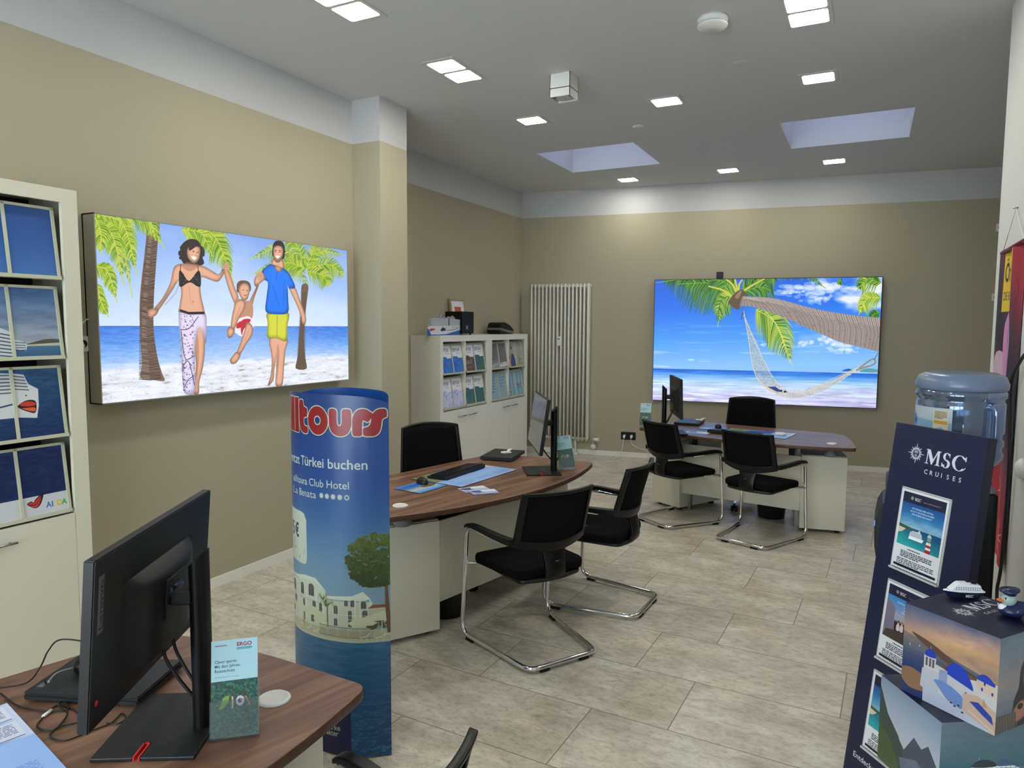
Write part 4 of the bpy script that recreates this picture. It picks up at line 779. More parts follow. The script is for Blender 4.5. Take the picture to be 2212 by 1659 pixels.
def tile_mat():
    m = bpy.data.materials.new('concrete-look tiles'); m.use_nodes = True; nt = m.node_tree; b = nt.nodes['Principled BSDF']; L = nt.links.new; N = nt.nodes.new
    uv = N('ShaderNodeUVMap'); uv.uv_map = 'UVMap'; at = N('ShaderNodeAttribute'); at.attribute_name = 'tile'
    add = N('ShaderNodeVectorMath'); add.operation = 'MULTIPLY_ADD'; L(at.outputs['Vector'], add.inputs[0]); add.inputs[1].default_value = (37, 53, 0); L(uv.outputs[0], add.inputs[2])
    mp = N('ShaderNodeMapping'); mp.inputs['Scale'].default_value = (.85, 1.5, 1); L(add.outputs[0], mp.inputs['Vector'])
    n1 = N('ShaderNodeTexNoise'); n1.inputs['Scale'].default_value = 4.0; n1.inputs['Detail'].default_value = 9; n1.inputs['Roughness'].default_value = .72; L(mp.outputs[0], n1.inputs['Vector'])
    n2 = N('ShaderNodeTexNoise'); n2.inputs['Scale'].default_value = 24; n2.inputs['Detail'].default_value = 8; n2.inputs['Roughness'].default_value = .78; L(mp.outputs[0], n2.inputs['Vector'])
    n3 = N('ShaderNodeTexNoise'); n3.inputs['Scale'].default_value = 2.4; n3.inputs['Detail'].default_value = 3; L(add.outputs[0], n3.inputs['Vector'])
    r1 = N('ShaderNodeValToRGB'); r1.color_ramp.elements[0].position = .3; r1.color_ramp.elements[1].position = .72
    r1.color_ramp.elements[0].color = (*lin((170, 163, 150)), 1); r1.color_ramp.elements[1].color = (*lin((232, 225, 210)), 1); L(n1.outputs['Fac'], r1.inputs[0])
    r2 = N('ShaderNodeValToRGB'); r2.color_ramp.elements[0].position = .36; r2.color_ramp.elements[1].position = .52; r2.color_ramp.elements[0].color = (.56, .54, .51, 1); r2.color_ramp.elements[1].color = (1.08, 1.08, 1.08, 1); L(n2.outputs['Fac'], r2.inputs[0])
    mu = N('ShaderNodeMix'); mu.data_type = 'RGBA'; mu.blend_type = 'MULTIPLY'; mu.inputs[0].default_value = .7; L(r1.outputs[0], mu.inputs[6]); L(r2.outputs[0], mu.inputs[7])
    r3 = N('ShaderNodeValToRGB'); r3.color_ramp.elements[0].position = .35; r3.color_ramp.elements[1].position = .65; r3.color_ramp.elements[0].color = (*lin((236, 228, 220)), 1); r3.color_ramp.elements[1].color = (1, 1, 1, 1); L(n3.outputs['Fac'], r3.inputs[0])
    mu2 = N('ShaderNodeMix'); mu2.data_type = 'RGBA'; mu2.blend_type = 'MULTIPLY'; mu2.inputs[0].default_value = .8; L(mu.outputs[2], mu2.inputs[6]); L(r3.outputs[0], mu2.inputs[7])
    # joint: distance to the tile edge
    ed = N('ShaderNodeAttribute'); ed.attribute_name = 'edge'; ue = N('ShaderNodeUVMap'); ue.uv_map = 'UVMap'; s = N('ShaderNodeSeparateXYZ'); L(ue.outputs[0], s.inputs[0])
    def dist(o, size):
        a = N('ShaderNodeMath'); a.operation = 'SUBTRACT'; a.inputs[0].default_value = size; L(o, a.inputs[1]); mi = N('ShaderNodeMath'); mi.operation = 'MINIMUM'; L(o, mi.inputs[0]); L(a.outputs[0], mi.inputs[1]); return mi.outputs[0]
    mi = N('ShaderNodeMath'); mi.operation = 'MINIMUM'; L(dist(s.outputs[0], .921), mi.inputs[0]); L(dist(s.outputs[1], .4553), mi.inputs[1])
    jt = N('ShaderNodeMath'); jt.operation = 'LESS_THAN'; jt.inputs[1].default_value = .0022; L(mi.outputs[0], jt.inputs[0])
    mj = N('ShaderNodeMix'); mj.data_type = 'RGBA'; L(jt.outputs[0], mj.inputs[0]); L(mu2.outputs[2], mj.inputs[6]); mj.inputs[7].default_value = (*lin((120, 110, 96)), 1)
    L(mj.outputs[2], b.inputs['Base Color']); rr = N('ShaderNodeMapRange'); rr.inputs[3].default_value = .24; rr.inputs[4].default_value = .42; L(n1.outputs['Fac'], rr.inputs[0]); L(rr.outputs[0], b.inputs['Roughness'])
    b.inputs['Specular IOR Level'].default_value = .4
    bp = N('ShaderNodeBump'); bp.inputs['Strength'].default_value = .12; bp.inputs['Distance'].default_value = .002; L(n2.outputs['Fac'], bp.inputs['Height']); L(bp.outputs[0], b.inputs['Normal'])
    return m

# ------------------------------------------------------------------ the room
ZC = 3.41; XL = -3.673; XL2 = -4.15; BA, BB = 9.082, .161; XR = 3.4; YF = -2.6
def yb(x): return BA+BB*x
def struct(name, mb, m, **k):
    o = mb.build(name, m, **k); o['kind'] = 'structure'; return o
def make_floor():
    a = math.radians(-1.851); ca, sa = math.cos(a), math.sin(a); offs = {-1: .037, 0: .727, 1: .146, 2: .77, 3: .144, 4: .467, 5: .118, 6: .56, 7: .697}
    rs = random.Random(3); W, D = .921, .4553; mb = MB(); rnd = []
    y = 2.314; k = -13
    while y+k*D < 11.2:
        off = offs.get(k, rs.random()*W); x = off-7*W
        while x < 5.2:
            P = [(x+u, y+k*D+v) for u, v in ((0, 0), (W, 0), (W, D), (0, D))]
            mb.add([(p[0]*ca-p[1]*sa, p[0]*sa+p[1]*ca, 0) for p in P], [(0, 1, 2, 3)], [((0, 0), (W, 0), (W, D), (0, D))]); rnd.append((rs.random(), rs.random(), 0)); x += W
        k += 1
    o = struct('floor', mb, tile_mat()); at = o.data.attributes.new('tile', 'FLOAT_VECTOR', 'FACE'); at.data.foreach_set('vector', [v for r in rnd for v in r])
    sl = MB().box(XL-.6, YF-.2, -.12, XR+.4, 10.2, -.01); struct('floor_slab', sl, M_grey)
make_floor()
# ceiling with two skylight openings
SK = [(-3.09, 6.58, -2.08, 7.56), (-.77, 6.51, .235, 7.48)]
def make_ceiling():
    mb = MB(); xs = sorted({-4.4, XR+.1}|{v for s in SK for v in (s[0], s[2])}); ys = sorted({YF-.1, 9.9}|{v for s in SK for v in (s[1], s[3])})
    for i in range(len(xs)-1):
        for j in range(len(ys)-1):
            cx, cy = (xs[i]+xs[i+1])/2, (ys[j]+ys[j+1])/2
            if any(s[0] < cx < s[2] and s[1] < cy < s[3] for s in SK): continue
            mb.add([(xs[i], ys[j], ZC), (xs[i], ys[j+1], ZC), (xs[i+1], ys[j+1], ZC), (xs[i+1], ys[j], ZC)], [(0, 1, 2, 3)])
            mb.add([(xs[i], ys[j], ZC+.6), (xs[i], ys[j+1], ZC+.6), (xs[i+1], ys[j+1], ZC+.6), (xs[i+1], ys[j], ZC+.6)], [(3, 2, 1, 0)])
    struct('ceiling', mb, M_ceil)
    for n, (x0, y0, x1, y1) in enumerate(SK):
        sh = MB(); z1 = ZC+.6
        for a, b in (((x0, y0), (x1, y0)), ((x1, y0), (x1, y1)), ((x1, y1), (x0, y1)), ((x0, y1), (x0, y0))): sh.add([(*a, ZC), (*b, ZC), (*b, z1), (*a, z1)], [(0, 1, 2, 3)])
        o = struct('window_%d' % (n+1), sh, M_white)
        fr = MB(); w = .05
        fr.box(x0, y0, z1-.04, x1, y0+w, z1); fr.box(x0, y1-w, z1-.04, x1, y1, z1); fr.box(x0, y0, z1-.04, x0+w, y1, z1); fr.box(x1-w, y0, z1-.04, x1, y1, z1); fr.build('window_frame', M_skirt, o)
        MB().box(x0+w, y0+w, z1-.025, x1-w, y1-w, z1-.015).build('window_glass', M_opal, o)
make_ceiling()
wl = MB().prism([(XL, YF), (XL, 4.433), (-3.404, 4.433), (-3.404, 4.785), (XL2, 4.785), (XL2, yb(XL2)), (-4.4, yb(-4.4)), (-4.4, YF)], 0, ZC)
struct('wall_left', wl, M_wall)
struct('wall_back', MB().prism([(XL2, yb(XL2)), (XR, yb(XR)), (XR, yb(XR)+.25), (XL2-.25, yb(XL2)+.25)], 0, ZC), M_wall)
struct('wall_right', MB().prism([(.603, YF), (.603, 4.712), (.83, 4.712), (.83, YF)], 0, ZC), M_white)
struct('wall_far_right', MB().prism([(XR, 4.3), (XR, yb(XR)+.2), (XR+.2, yb(XR)+.2), (XR+.2, 4.3)], 0, ZC), M_wall)
struct('wall_side_room', MB().box(.83, 4.3, 0, XR+.2, 4.45, ZC), M_wall)
# shop front behind the camera: posts, header and sill around three big panes
wf = MB()
for x0, x1 in ((-4.4, -3.2), (-1.9, -1.75), (-.35, -.2), (.55, .85)): wf.box(x0, YF-.15, 0, x1, YF, ZC)
wf.box(-4.4, YF-.15, 2.85, .85, YF, ZC); wf.box(-3.2, YF-.15, 0, .6, YF, .35)
struct('wall_front', wf, M_white)
g = MB().box(-3.2, YF-.09, .35, .6, YF-.08, 2.85); struct('window_3', g, thin_glass('shop window glass', (240, 246, 246), .03))
# skirting boards
def skirt(name, pts, t=.014, h=.062):
    mb = MB()
    for a, b in zip(pts, pts[1:]):
        a, b = Vector((*a, 0)), Vector((*b, 0)); d = (b-a).normalized(); n = Vector((d.y, -d.x, 0))*t
        mb.add([a, b, b+n, a+n, a+Vector((0, 0, h)), b+Vector((0, 0, h)), b+n*.7+Vector((0, 0, h)), a+n*.7+Vector((0, 0, h))], [(0, 1, 2, 3), (7, 6, 5, 4), (0, 4, 5, 1), (1, 5, 6, 2), (2, 6, 7, 3), (3, 7, 4, 0)])
    struct(name, mb, M_skirt)
skirt('baseboard_left', [(XL, YF), (XL, 4.433), (-3.404, 4.433), (-3.404, 4.785), (XL2, 4.785), (XL2, yb(XL2))])
skirt('baseboard_back', [(XL2, yb(XL2)), (XR, yb(XR))])
skirt('baseboard_right', [(.603, 4.712), (.603, YF)])

# ------------------------------------------------------------------ ceiling fittings
M_panel = mat('lamp diffuser', (255, 253, 240), .5, emit=LAMP_E)
M_rim = mat('lamp rim', (200, 200, 194), .4)
def ceiling_light(cells, label, rz=0):
    x = sum(c[0] for c in cells)/len(cells); y = sum(c[1] for c in cells)/len(cells)
    t = thing('ceiling_light', label, 'ceiling light', (x, y, ZC), rz, 'recessed LED ceiling panels')
    hw = .125; hy = .125+(len(cells)-1)*.107; r = MB(); r.box(-hw, -hy, -.005, hw, hy, .0); r.build('frame', M_rim, t, bev=.002)
    for c in cells:
        pts = round2([(-.1, -.09), (.1, -.09), (.1, .09), (-.1, .09)], .018)
        MB().prism([(p[0], p[1]+c[1]-y) for p in pts], -.0054, -.005).build('diffuser', M_panel, t)
    return t
cols = (-2.632, -1.487, -.405)
names = [('left', 'nearest the boxy spotlight'), ('middle', ''), ('right', '')]
ceiling_light([(-2.645, 8.197)], 'small square LED panel in the far row, leftmost, above the radiator side')
ceiling_light([(-1.491, 8.193)], 'small square LED panel in the far row, middle one between the skylights')
ceiling_light([(-.419, 8.216)], 'small square LED panel in the far row, rightmost, behind the right skylight')
ceiling_light([(-2.635, 5.516)], 'square LED panel left of the white cube spotlight, single cell')
ceiling_light([(-1.482, 5.514)], 'square LED panel between the cube spotlight and the right skylight')
ceiling_light([(-.402, 5.464)], 'square LED panel just in front of the right skylight')
ceiling_light([(-2.614, 4.13), (-2.608, 4.346)], 'double-cell LED panel in front of the square pillar')
ceiling_light([(-.385, 4.19), (-.386, 4.4)], 'double-cell LED panel at the top edge, right of the round air valve')
ceiling_light([(-2.62, 3.0), (-2.62, 3.21-.21+.21)], 'double-cell LED panel cut by the top edge of the photo, left side')
ceiling_light([(-2.62, 1.2)], 'square LED panel above the near desk, outside the picture')
ceiling_light([(-1.0, 1.2)], 'square LED panel above the standing spot of the viewer')
ceiling_light([(-2.62, -.8)], 'square LED panel near the shop window, left')
ceiling_light([(-1.0, -.8)], 'square LED panel near the shop window, right')
t = thing('air_valve', 'round white disc air valve on the ceiling beside the double light', 'air vent', (-.87, 4.17, ZC))
MB().lathe([(.084, 0), (.084, -.02), (.074, -.024), (.074, -.03)], n=40).build('valve_ring', M_wplas, t)
MB().lathe([(.02, -.028), (.08, -.034), (.084, -.04), (.08, -.05), (.0, -.056)], n=40).build('valve_disc', M_wplas, t)
t = thing('ceiling_spotlight', 'white cube-shaped spotlight mounted under the ceiling', 'spotlight', (-1.98, 4.66, ZC))
sp = MB(); w = .075; sp.box(-w, -w, -.155, w, -w+.004, 0); sp.box(-w, w-.004, -.155, w, w, 0); sp.box(-w, -w, -.155, -w+.004, w, 0); sp.box(w-.004, -w, -.155, w, w, 0); sp.box(-w, -w, -.1, w, w, -.095)
sp.build('housing', M_wplas, t)
MB().lathe([(.055, -.15), (.05, -.11), (.02, -.1)], n=24).build('reflector', M_chr, t)
for x, y, r, lb in ((-.84, 4.95, .055, 'flat round blank cover on the ceiling between the light rows'), (-1.88, 6.08, .05, 'small raised round blank cover on the ceiling beside the left skylight')):
    tag(MB().lathe([(r, 0), (r, -.001 if r > .052 else -.004), (r*.96, -.0015 if r > .052 else -.008), (0, -.002 if r > .052 else -.009)], c=(x, y, ZC), n=32).build('ceiling_cover', M_wplas if r < .052 else M_ceil), lb, 'ceiling cover', 'round blank covers on the ceiling')

# ------------------------------------------------------------------ desks
def wood_mat():
    m = bpy.data.materials.new('walnut laminate'); m.use_nodes = True; nt = m.node_tree; b = nt.nodes['Principled BSDF']; L = nt.links.new; N = nt.nodes.new
    tc = N('ShaderNodeTexCoord'); mp = N('ShaderNodeMapping'); mp.inputs['Scale'].default_value = (.55, 7.5, 3); L(tc.outputs['Object'], mp.inputs[0])
    n = N('ShaderNodeTexNoise'); n.inputs['Scale'].default_value = 2.2; n.inputs['Detail'].default_value = 8; n.inputs['Roughness'].default_value = .65; n.inputs['Distortion'].default_value = .6; L(mp.outputs[0], n.inputs[0])
    r = N('ShaderNodeValToRGB'); e = r.color_ramp.elements; e[0].position = .3; e[0].color = (*lin((86, 60, 46)), 1); e[1].position = .72; e[1].color = (*lin((156, 118, 94)), 1); k = r.color_ramp.elements.new(.5); k.color = (*lin((124, 89, 70)), 1); L(n.outputs[0], r.inputs[0])
    mp2 = N('ShaderNodeMapping'); mp2.inputs['Scale'].default_value = (1.2, 60, 20); L(tc.outputs['Object'], mp2.inputs[0]); n2 = N('ShaderNodeTexNoise'); n2.inputs['Scale'].default_value = 3; n2.inputs['Detail'].default_value = 4; L(mp2.outputs[0], n2.inputs[0])
    r2 = N('ShaderNodeValToRGB'); r2.color_ramp.elements[0].position = .35; r2.color_ramp.elements[0].color = (.72, .7, .68, 1); r2.color_ramp.elements[1].position = .6; r2.color_ramp.elements[1].color = (1, 1, 1, 1); L(n2.outputs[0], r2.inputs[0])
    mx = N('ShaderNodeMix'); mx.data_type = 'RGBA'; mx.blend_type = 'MULTIPLY'; mx.inputs[0].default_value = .7; L(r.outputs[0], mx.inputs[6]); L(r2.outputs[0], mx.inputs[7]); L(mx.outputs[2], b.inputs['Base Color'])
    b.inputs['Roughness'].default_value = .36; b.inputs['Specular IOR Level'].default_value = .5; return m
M_wood = wood_mat()
M_wedge = mat('dark wood edge band', (84, 56, 40), .45, noise=.2, nscale=30)
def make_desk(loc, rz, label, ped=((1, 0, 0), (-1, 0, 0)), groms=(1, -1)):
    t = thing('office_desk', label, 'desk', (*loc, 0), rz)
    L = .93; arc = [(L*(-1+2*i/24), -.21*(1-(-1+2*i/24)**2)) for i in range(25)]
    pts = round2([arc[0]]+[(.7, .745), (.0, .75), (-.7, .745)][:0]+arc[1:-1]+[arc[-1]]+[(.82, .42), (.69, .735), (-.69, .735), (-.82, .42)], [.05]+[0]*23+[.05]+[.2, .13, .13, .2], 8)
    m = MB(); m.prism(pts, .712, .74); n = len(pts); m.mi = [1, 0]+[1]*n; m.sm = [False, False]+[True]*n
    o = m.build('desktop', [M_wood, M_wedge], t, bev=.0025, angle=60)
    c20 = math.radians(20)
    for s, dx, dy in ped:
        M = TR(s*.515+dx, .05+dy, 0, s*c20); b = MB()
        x0, x1 = (0, .345) if s > 0 else (-.345, 0)
        b.box(x0, 0, .03, x1, .54, .637, M); p = b.build('pedestal', M_cab, t, bev=.002)
        f = MB(); f.box(x0+.001, -.017, .03, x1-.001, -.001, .632, M); f.build('panel', M_cab, p, bev=.0015)
        for a in (x0+.05, x1-.05):
            for c in (.05, .49): MB().lathe([(.018, 0), (.018, .012), (.008, .014), (.008, .03)], M=M @ TR(a, c, 0), n=14).build('foot', M_blk, p)
        d = MB().lathe([(.046, .638), (.05, .66), (.036, .675), (.036, .711)], M=TR(s*.72, .11, 0), n=28); d.build('cable_port', M_grey, t)
    q = MB(); q.box(-.52, .065, .165, .52, .082, .618); q.build('modesty_panel', M_cab, t, bev=.0015)
    fr = MB(); fr.box(-.6, .36, .655, .6, .41, .711)
    for x in (-.42, .42): fr.box(x-.02, .1, .585, x+.02, .13, .711); fr.box(x-.02, .1, .69, x+.02, .4, .711)
    fr.build('frame', M_blk, t, bev=.002)
    for x in (-.47, .47): MB().box(x-.014, .14, 0, x+.014, .18, .7).build('leg', M_alu, t)
    for s in groms:
        g = MB().lathe([(.041, 0), (.041, .003), (.037, .006), (.033, .0062), (.032, .005), (0, .005)], c=(s*.728, .115, .74), n=36); g.build('grommet', M_wplas, t)
    return t
make_desk((-1.386, .506), math.radians(74), 'walnut desk nearest the viewer, with laptop, cables and a big dark monitor', ((1, .025, -.03), (-1, 0, 0)), (1,))
make_desk((-1.873, 3.62), math.radians(77.5), 'walnut desk in the middle of the room, keyboard and postcards on its top', groms=(-1,))
make_desk((-.979, 6.175), math.radians(-9), 'walnut desk farthest back, in front of the hammock picture', groms=(1,))

# ------------------------------------------------------------------ guest chairs on a bent tube
def shell(mb, fn, u0, u1, w0, w1, t, nu=10, nw=10, off=(0, 1, 0)):
    """thickened patch of surface fn(u,w)"""
    o = Vector(off)*t
    A = [[Vector(fn(u0+(u1-u0)*i/nu, w0+(w1-w0)*j/nw)) for i in range(nu+1)] for j in range(nw+1)]
    vs = [v for r in A for v in r]+[v+o for r in A for v in r]; N = (nu+1)*(nw+1); fs = []
    for j in range(nw):
        for i in range(nu):
            a = j*(nu+1)+i; fs.append((a, a+1, a+nu+2, a+nu+1)); fs.append((N+a+nu+1, N+a+nu+2, N+a+1, N+a))
    for i in range(nu): fs.append((i+1, i, N+i, N+i+1)); a = nw*(nu+1)+i; fs.append((a, a+1, N+a+1, N+a))
    for j in range(nw): a = j*(nu+1); b = a+nu+1; fs.append((a, b, N+b, N+a)); a += nu; b += nu; fs.append((b, a, N+a, N+b))
    s = mb.smooth; mb.smooth = True; mb.add(vs, fs); mb.smooth = s
def backfn(wt, wb, yt, yb_, zt, zb, cur, dip, top=0.0):
    def f(u, w): return (u*(wb+(wt-wb)*w), yb_+(yt-yb_)*w-cur*(1-u*u), zb+(zt-zb)*w-(1-w)**2*dip*(1-u*u)-top*w*w*u*u)
    return f
def make_guest_chair(loc, rz, label, group='black cantilever guest chairs'):
    t = thing('guest_chair', label, 'chair', (*loc, 0), rz, group)
    R = .0125; h = .022
    path = []
    for s in (-1, 1):
        q = [Vector((s*.238, -.08, .606)), Vector((s*.262, .22, .612)), Vector((s*.281, .245, h)), Vector((s*.203, -.305, h))]
        path.append(q)
    pts = path[0]+path[1][::-1]; pl = fillet(pts, [.06, .075, .07, .07, .075, .06], 7)
    MB().tube(pl, R, 12).build('tube_frame', M_chr, t)
    b = MB()
    b.tube([(-.272, .215, .415), (-.15, .14, .418), (.15, .14, .418), (.272, .215, .415)], .011, 10)
    b.build('seat_bar', M_chr, t)
    for s in (-1, 1):
        y = .17; x = s*(.203+(.281-.203)*((y+.305)/.55)); MB().box(-.013, -.03, 0, .013, .03, .014, TR(x, y, 0, -s*.14), bev=.003).build('glide', M_blk, t)
        MB().box(-.028, -.013, 0, .028, .013, .014, TR(s*.12, -.305, 0), bev=.003).build('glide', M_blk, t)
    # seat
    st = MB(); pts = round2([(-.235, .215), (-.215, -.2), (.215, -.2), (.235, .215)], [.05, .07, .07, .05], 6)
    st.smooth = True
    n = len(pts); rings = [(.9, .425), (.985, .432), (1, .445), (1, .462), (.98, .474), (.93, .478), (.5, .474), (.0, .47)]; vs = []
    for k, z in rings: vs += [(p[0]*k, p[1]*k, z-(.012 if p[1] > .12 else 0)*k) for p in pts]
    fs = [(j*n+i, j*n+(i+1) % n, (j+1)*n+(i+1) % n, (j+1)*n+i) for j in range(len(rings)-1) for i in range(n)]; st.add(vs, fs); st.add([(p[0]*.9, p[1]*.9, .425) for p in pts], [tuple(range(n-1, -1, -1))])
    st.build('seat', M_fab, t)
    sh = MB(); p2 = round2([(-.2, .12), (-.19, -.19), (-.06, -.225), (.06, -.225), (.19, -.19), (.2, .12)], .04, 4); sh.prism(p2, .405, .427); sh.build('seat_shell', M_blk, t, bev=.008)
    f = backfn(.212, .218, -.232, -.15, .876, .592, .052, .035)
    br = MB(); br.smooth = True
    shell(br, f, -1, 1, 0, .15, -.02, 16, 3); shell(br, f, -1, 1, .94, 1, -.024, 16, 2); shell(br, f, -1, -.87, .05, .97, -.02, 2, 12); shell(br, f, .87, 1, .05, .97, -.02, 2, 12)
    bo = br.build('back_frame', M_blk2, t, bev=.004, angle=50)
    br = MB(); g = lambda u, w: tuple(Vector(f(u, w))+Vector((0, -.006, 0))); shell(br, g, -.9, .9, .06, .96, -.005, 14, 10); br.build('back_mesh', M_mesh, t)
    sp = MB(); sec = [(.13, -.205, .592), (.088, -.212, .566), (.066, -.224, .542), (.062, -.236, .5), (.06, -.243, .45), (.062, -.232, .418), (.066, -.2, .4), (.07, -.12, .398)]
    def sf(u, w):
        k = w*(len(sec)-1); i = min(int(k), len(sec)-2); q = k-i; a, b_ = sec[i], sec[i+1]; W_ = a[0]+(b_[0]-a[0])*q
        return (u*W_, a[1]+(b_[1]-a[1])*q+.012*(u*u), a[2]+(b_[2]-a[2])*q+(.02*u*u if w < .25 else 0))
    shell(sp, sf, -1, 1, 0, 1, .02, 6, 14, (0, .9, .25)); so = sp.build('spine', M_blk2, t, bev=.003, angle=50)
    MB().box(-.012, -.2385, .508, .012, -.2375, .512).build('maker_mark', M_alu, so)
    for s in (-1, 1):
        a = MB(); P = [(s*.222, -.178, .63), (s*.234, -.1, .628), (s*.248, .02, .63), (s*.26, .12, .634), (s*.264, .19, .628), (s*.266, .222, .612)]; q = bez(P, 6); n = len(q)
        a.smooth = True; vs = []; 
        for i, p in enumerate(q):
            w = .02-.003*i/n; hh = .022*(1-i/n)**.8+.005
            vs += [(p.x-w, p.y, p.z-hh), (p.x+w, p.y, p.z-hh), (p.x+w, p.y, p.z+.008), (p.x-w, p.y, p.z+.008)]
        fs = [(i*4+k, i*4+(k+1) % 4, i*4+4+(k+1) % 4, i*4+4+k) for i in range(n-1) for k in range(4)]+[(3, 2, 1, 0), tuple((n-1)*4+k for k in range(4))]
        a.smooth = False; a.add(vs, fs); a.build('armrest', M_blk2, t, bev=.004)
    return t
gc = make_guest_chair((-1.549, 3.272), math.radians(59.1), 'black guest chair nearest the viewer at the middle desk, its back to us')
def more(loc, rz, label):
    c = copy_tree(gc); c.location = (*loc, 0); c.rotation_euler = (0, 0, math.radians(rz)); c['label'] = label; return c
more((-1.422, 3.997), 87.5, 'black guest chair at the middle desk seen from the side, behind the nearer one')
more((-1.43, 6.016), -33, 'black guest chair at the far desk, the left one beside the white socket cables')
more((-.736, 5.802), -18.8, 'black guest chair at the far desk, the right one in front of the waste bin')
more((-.942, .985), 83, 'black chair back and armrest cut off by the bottom edge of the photo')

# ------------------------------------------------------------------ swivel chairs behind the desks
def make_task_chair(loc, rz, label):
    t = thing('swivel_chair', label, 'office chair', (*loc, 0), rz, 'black swivel chairs behind the desks')
    hub = MB().lathe([(.05, .06), (.05, .11), (.03, .12), (.027, .3), (.016, .3), (.016, .4)], n=24); hub.build('gas_lift', M_alu, t)
    for k in range(5):
        a = 2*PI*k/5+.3; M = TR(0, 0, 0, a); l = MB(); l.smooth = False
        vs = []
        for x, w, z0, z1 in ((.03, .028, .07, .11), (.15, .022, .068, .098), (.29, .014, .066, .08)): vs += [(x, -w, z0), (x, w, z0), (x, w*.7, z1), (x, -w*.7, z1)]
        l.add([M @ Vector(v) for v in vs], [(i*4+q, i*4+(q+1) % 4, i*4+4+(q+1) % 4, i*4+4+q) for i in range(2) for q in range(4)]+[(3, 2, 1, 0), (8, 9, 10, 11)]); lg = l.build('leg', M_chr, t, bev=.004)
        cst = MB()
        for s in (-1, 1): cst.lathe([(.0, -.011), (.022, -.011), (.029, -.006), (.029, .006), (.022, .011), (0, .011)], M=M @ TR(.29, s*.016, .029) @ Matrix.Rotation(PI/2, 4, 'X'), n=20)
        cst.tube([M @ Vector((.29, 0, .03)), M @ Vector((.29, 0, .075))], .008, 8); cst.build('caster', M_blk, lg)
    st = MB(); pts = round2([(-.24, .24), (-.24, -.2), (.24, -.2), (.24, .24)], .07, 6); st.prism(pts, .43, .49); st.build('seat', M_fab, t, bev=.022, seg=4)
    MB().box(-.1, -.15, .39, .1, .12, .43, bev=.01).build('mechanism', M_blk, t)
    f = backfn(.215, .25, -.3, -.25, 1.0, .5, .06, .0, .02)
    br = MB(); shell(br, f, -1, 1, 0, .08, -.03, 16, 2); shell(br, f, -1, 1, .94, 1, -.03, 16, 2); shell(br, f, -1, -.88, .05, .97, -.03, 2, 14); shell(br, f, .88, 1, .05, .97, -.03, 2, 14); br.build('back_frame', M_blk2, t, bev=.006, angle=50)
    br = MB(); shell(br, f, -.9, .9, .06, .96, -.006, 14, 12); br.build('back_mesh', M_mesh, t)
    br = MB(); br.tube(bez([(0, -.08, .41), (0, -.25, .41), (0, -.36, .47), (0, -.375, .62)], 8), .025, 10); br.build('back_support', M_blk, t)
    return t
make_task_chair((-2.43, 3.90), math.radians(-90-30+0), 'black mesh swivel chair behind the middle desk')
c = make_task_chair((-1.02, 6.80), math.radians(180-3), 'black mesh swivel chair behind the far desk, below the hammock picture')

# waste bins
def bin_(x, y, label):
    t = thing('waste_bin', label, 'waste bin', (x, y, 0), 0, 'black waste bins under the desks')
    MB().lathe([(0, 0), (.105, 0), (.112, .006), (.135, .29), (.14, .295), (.135, .298), (.128, .29), (.106, .012), (0, .01)], n=36).build('bucket', M_blk, t)
bin_(-2.150, 3.39, 'black waste bin under the middle desk, beside the near pedestal')
bin_(-.72, 6.50, 'black waste bin under the far desk')
# three-drawer rolling unit foot visible under the middle desk is the chair caster

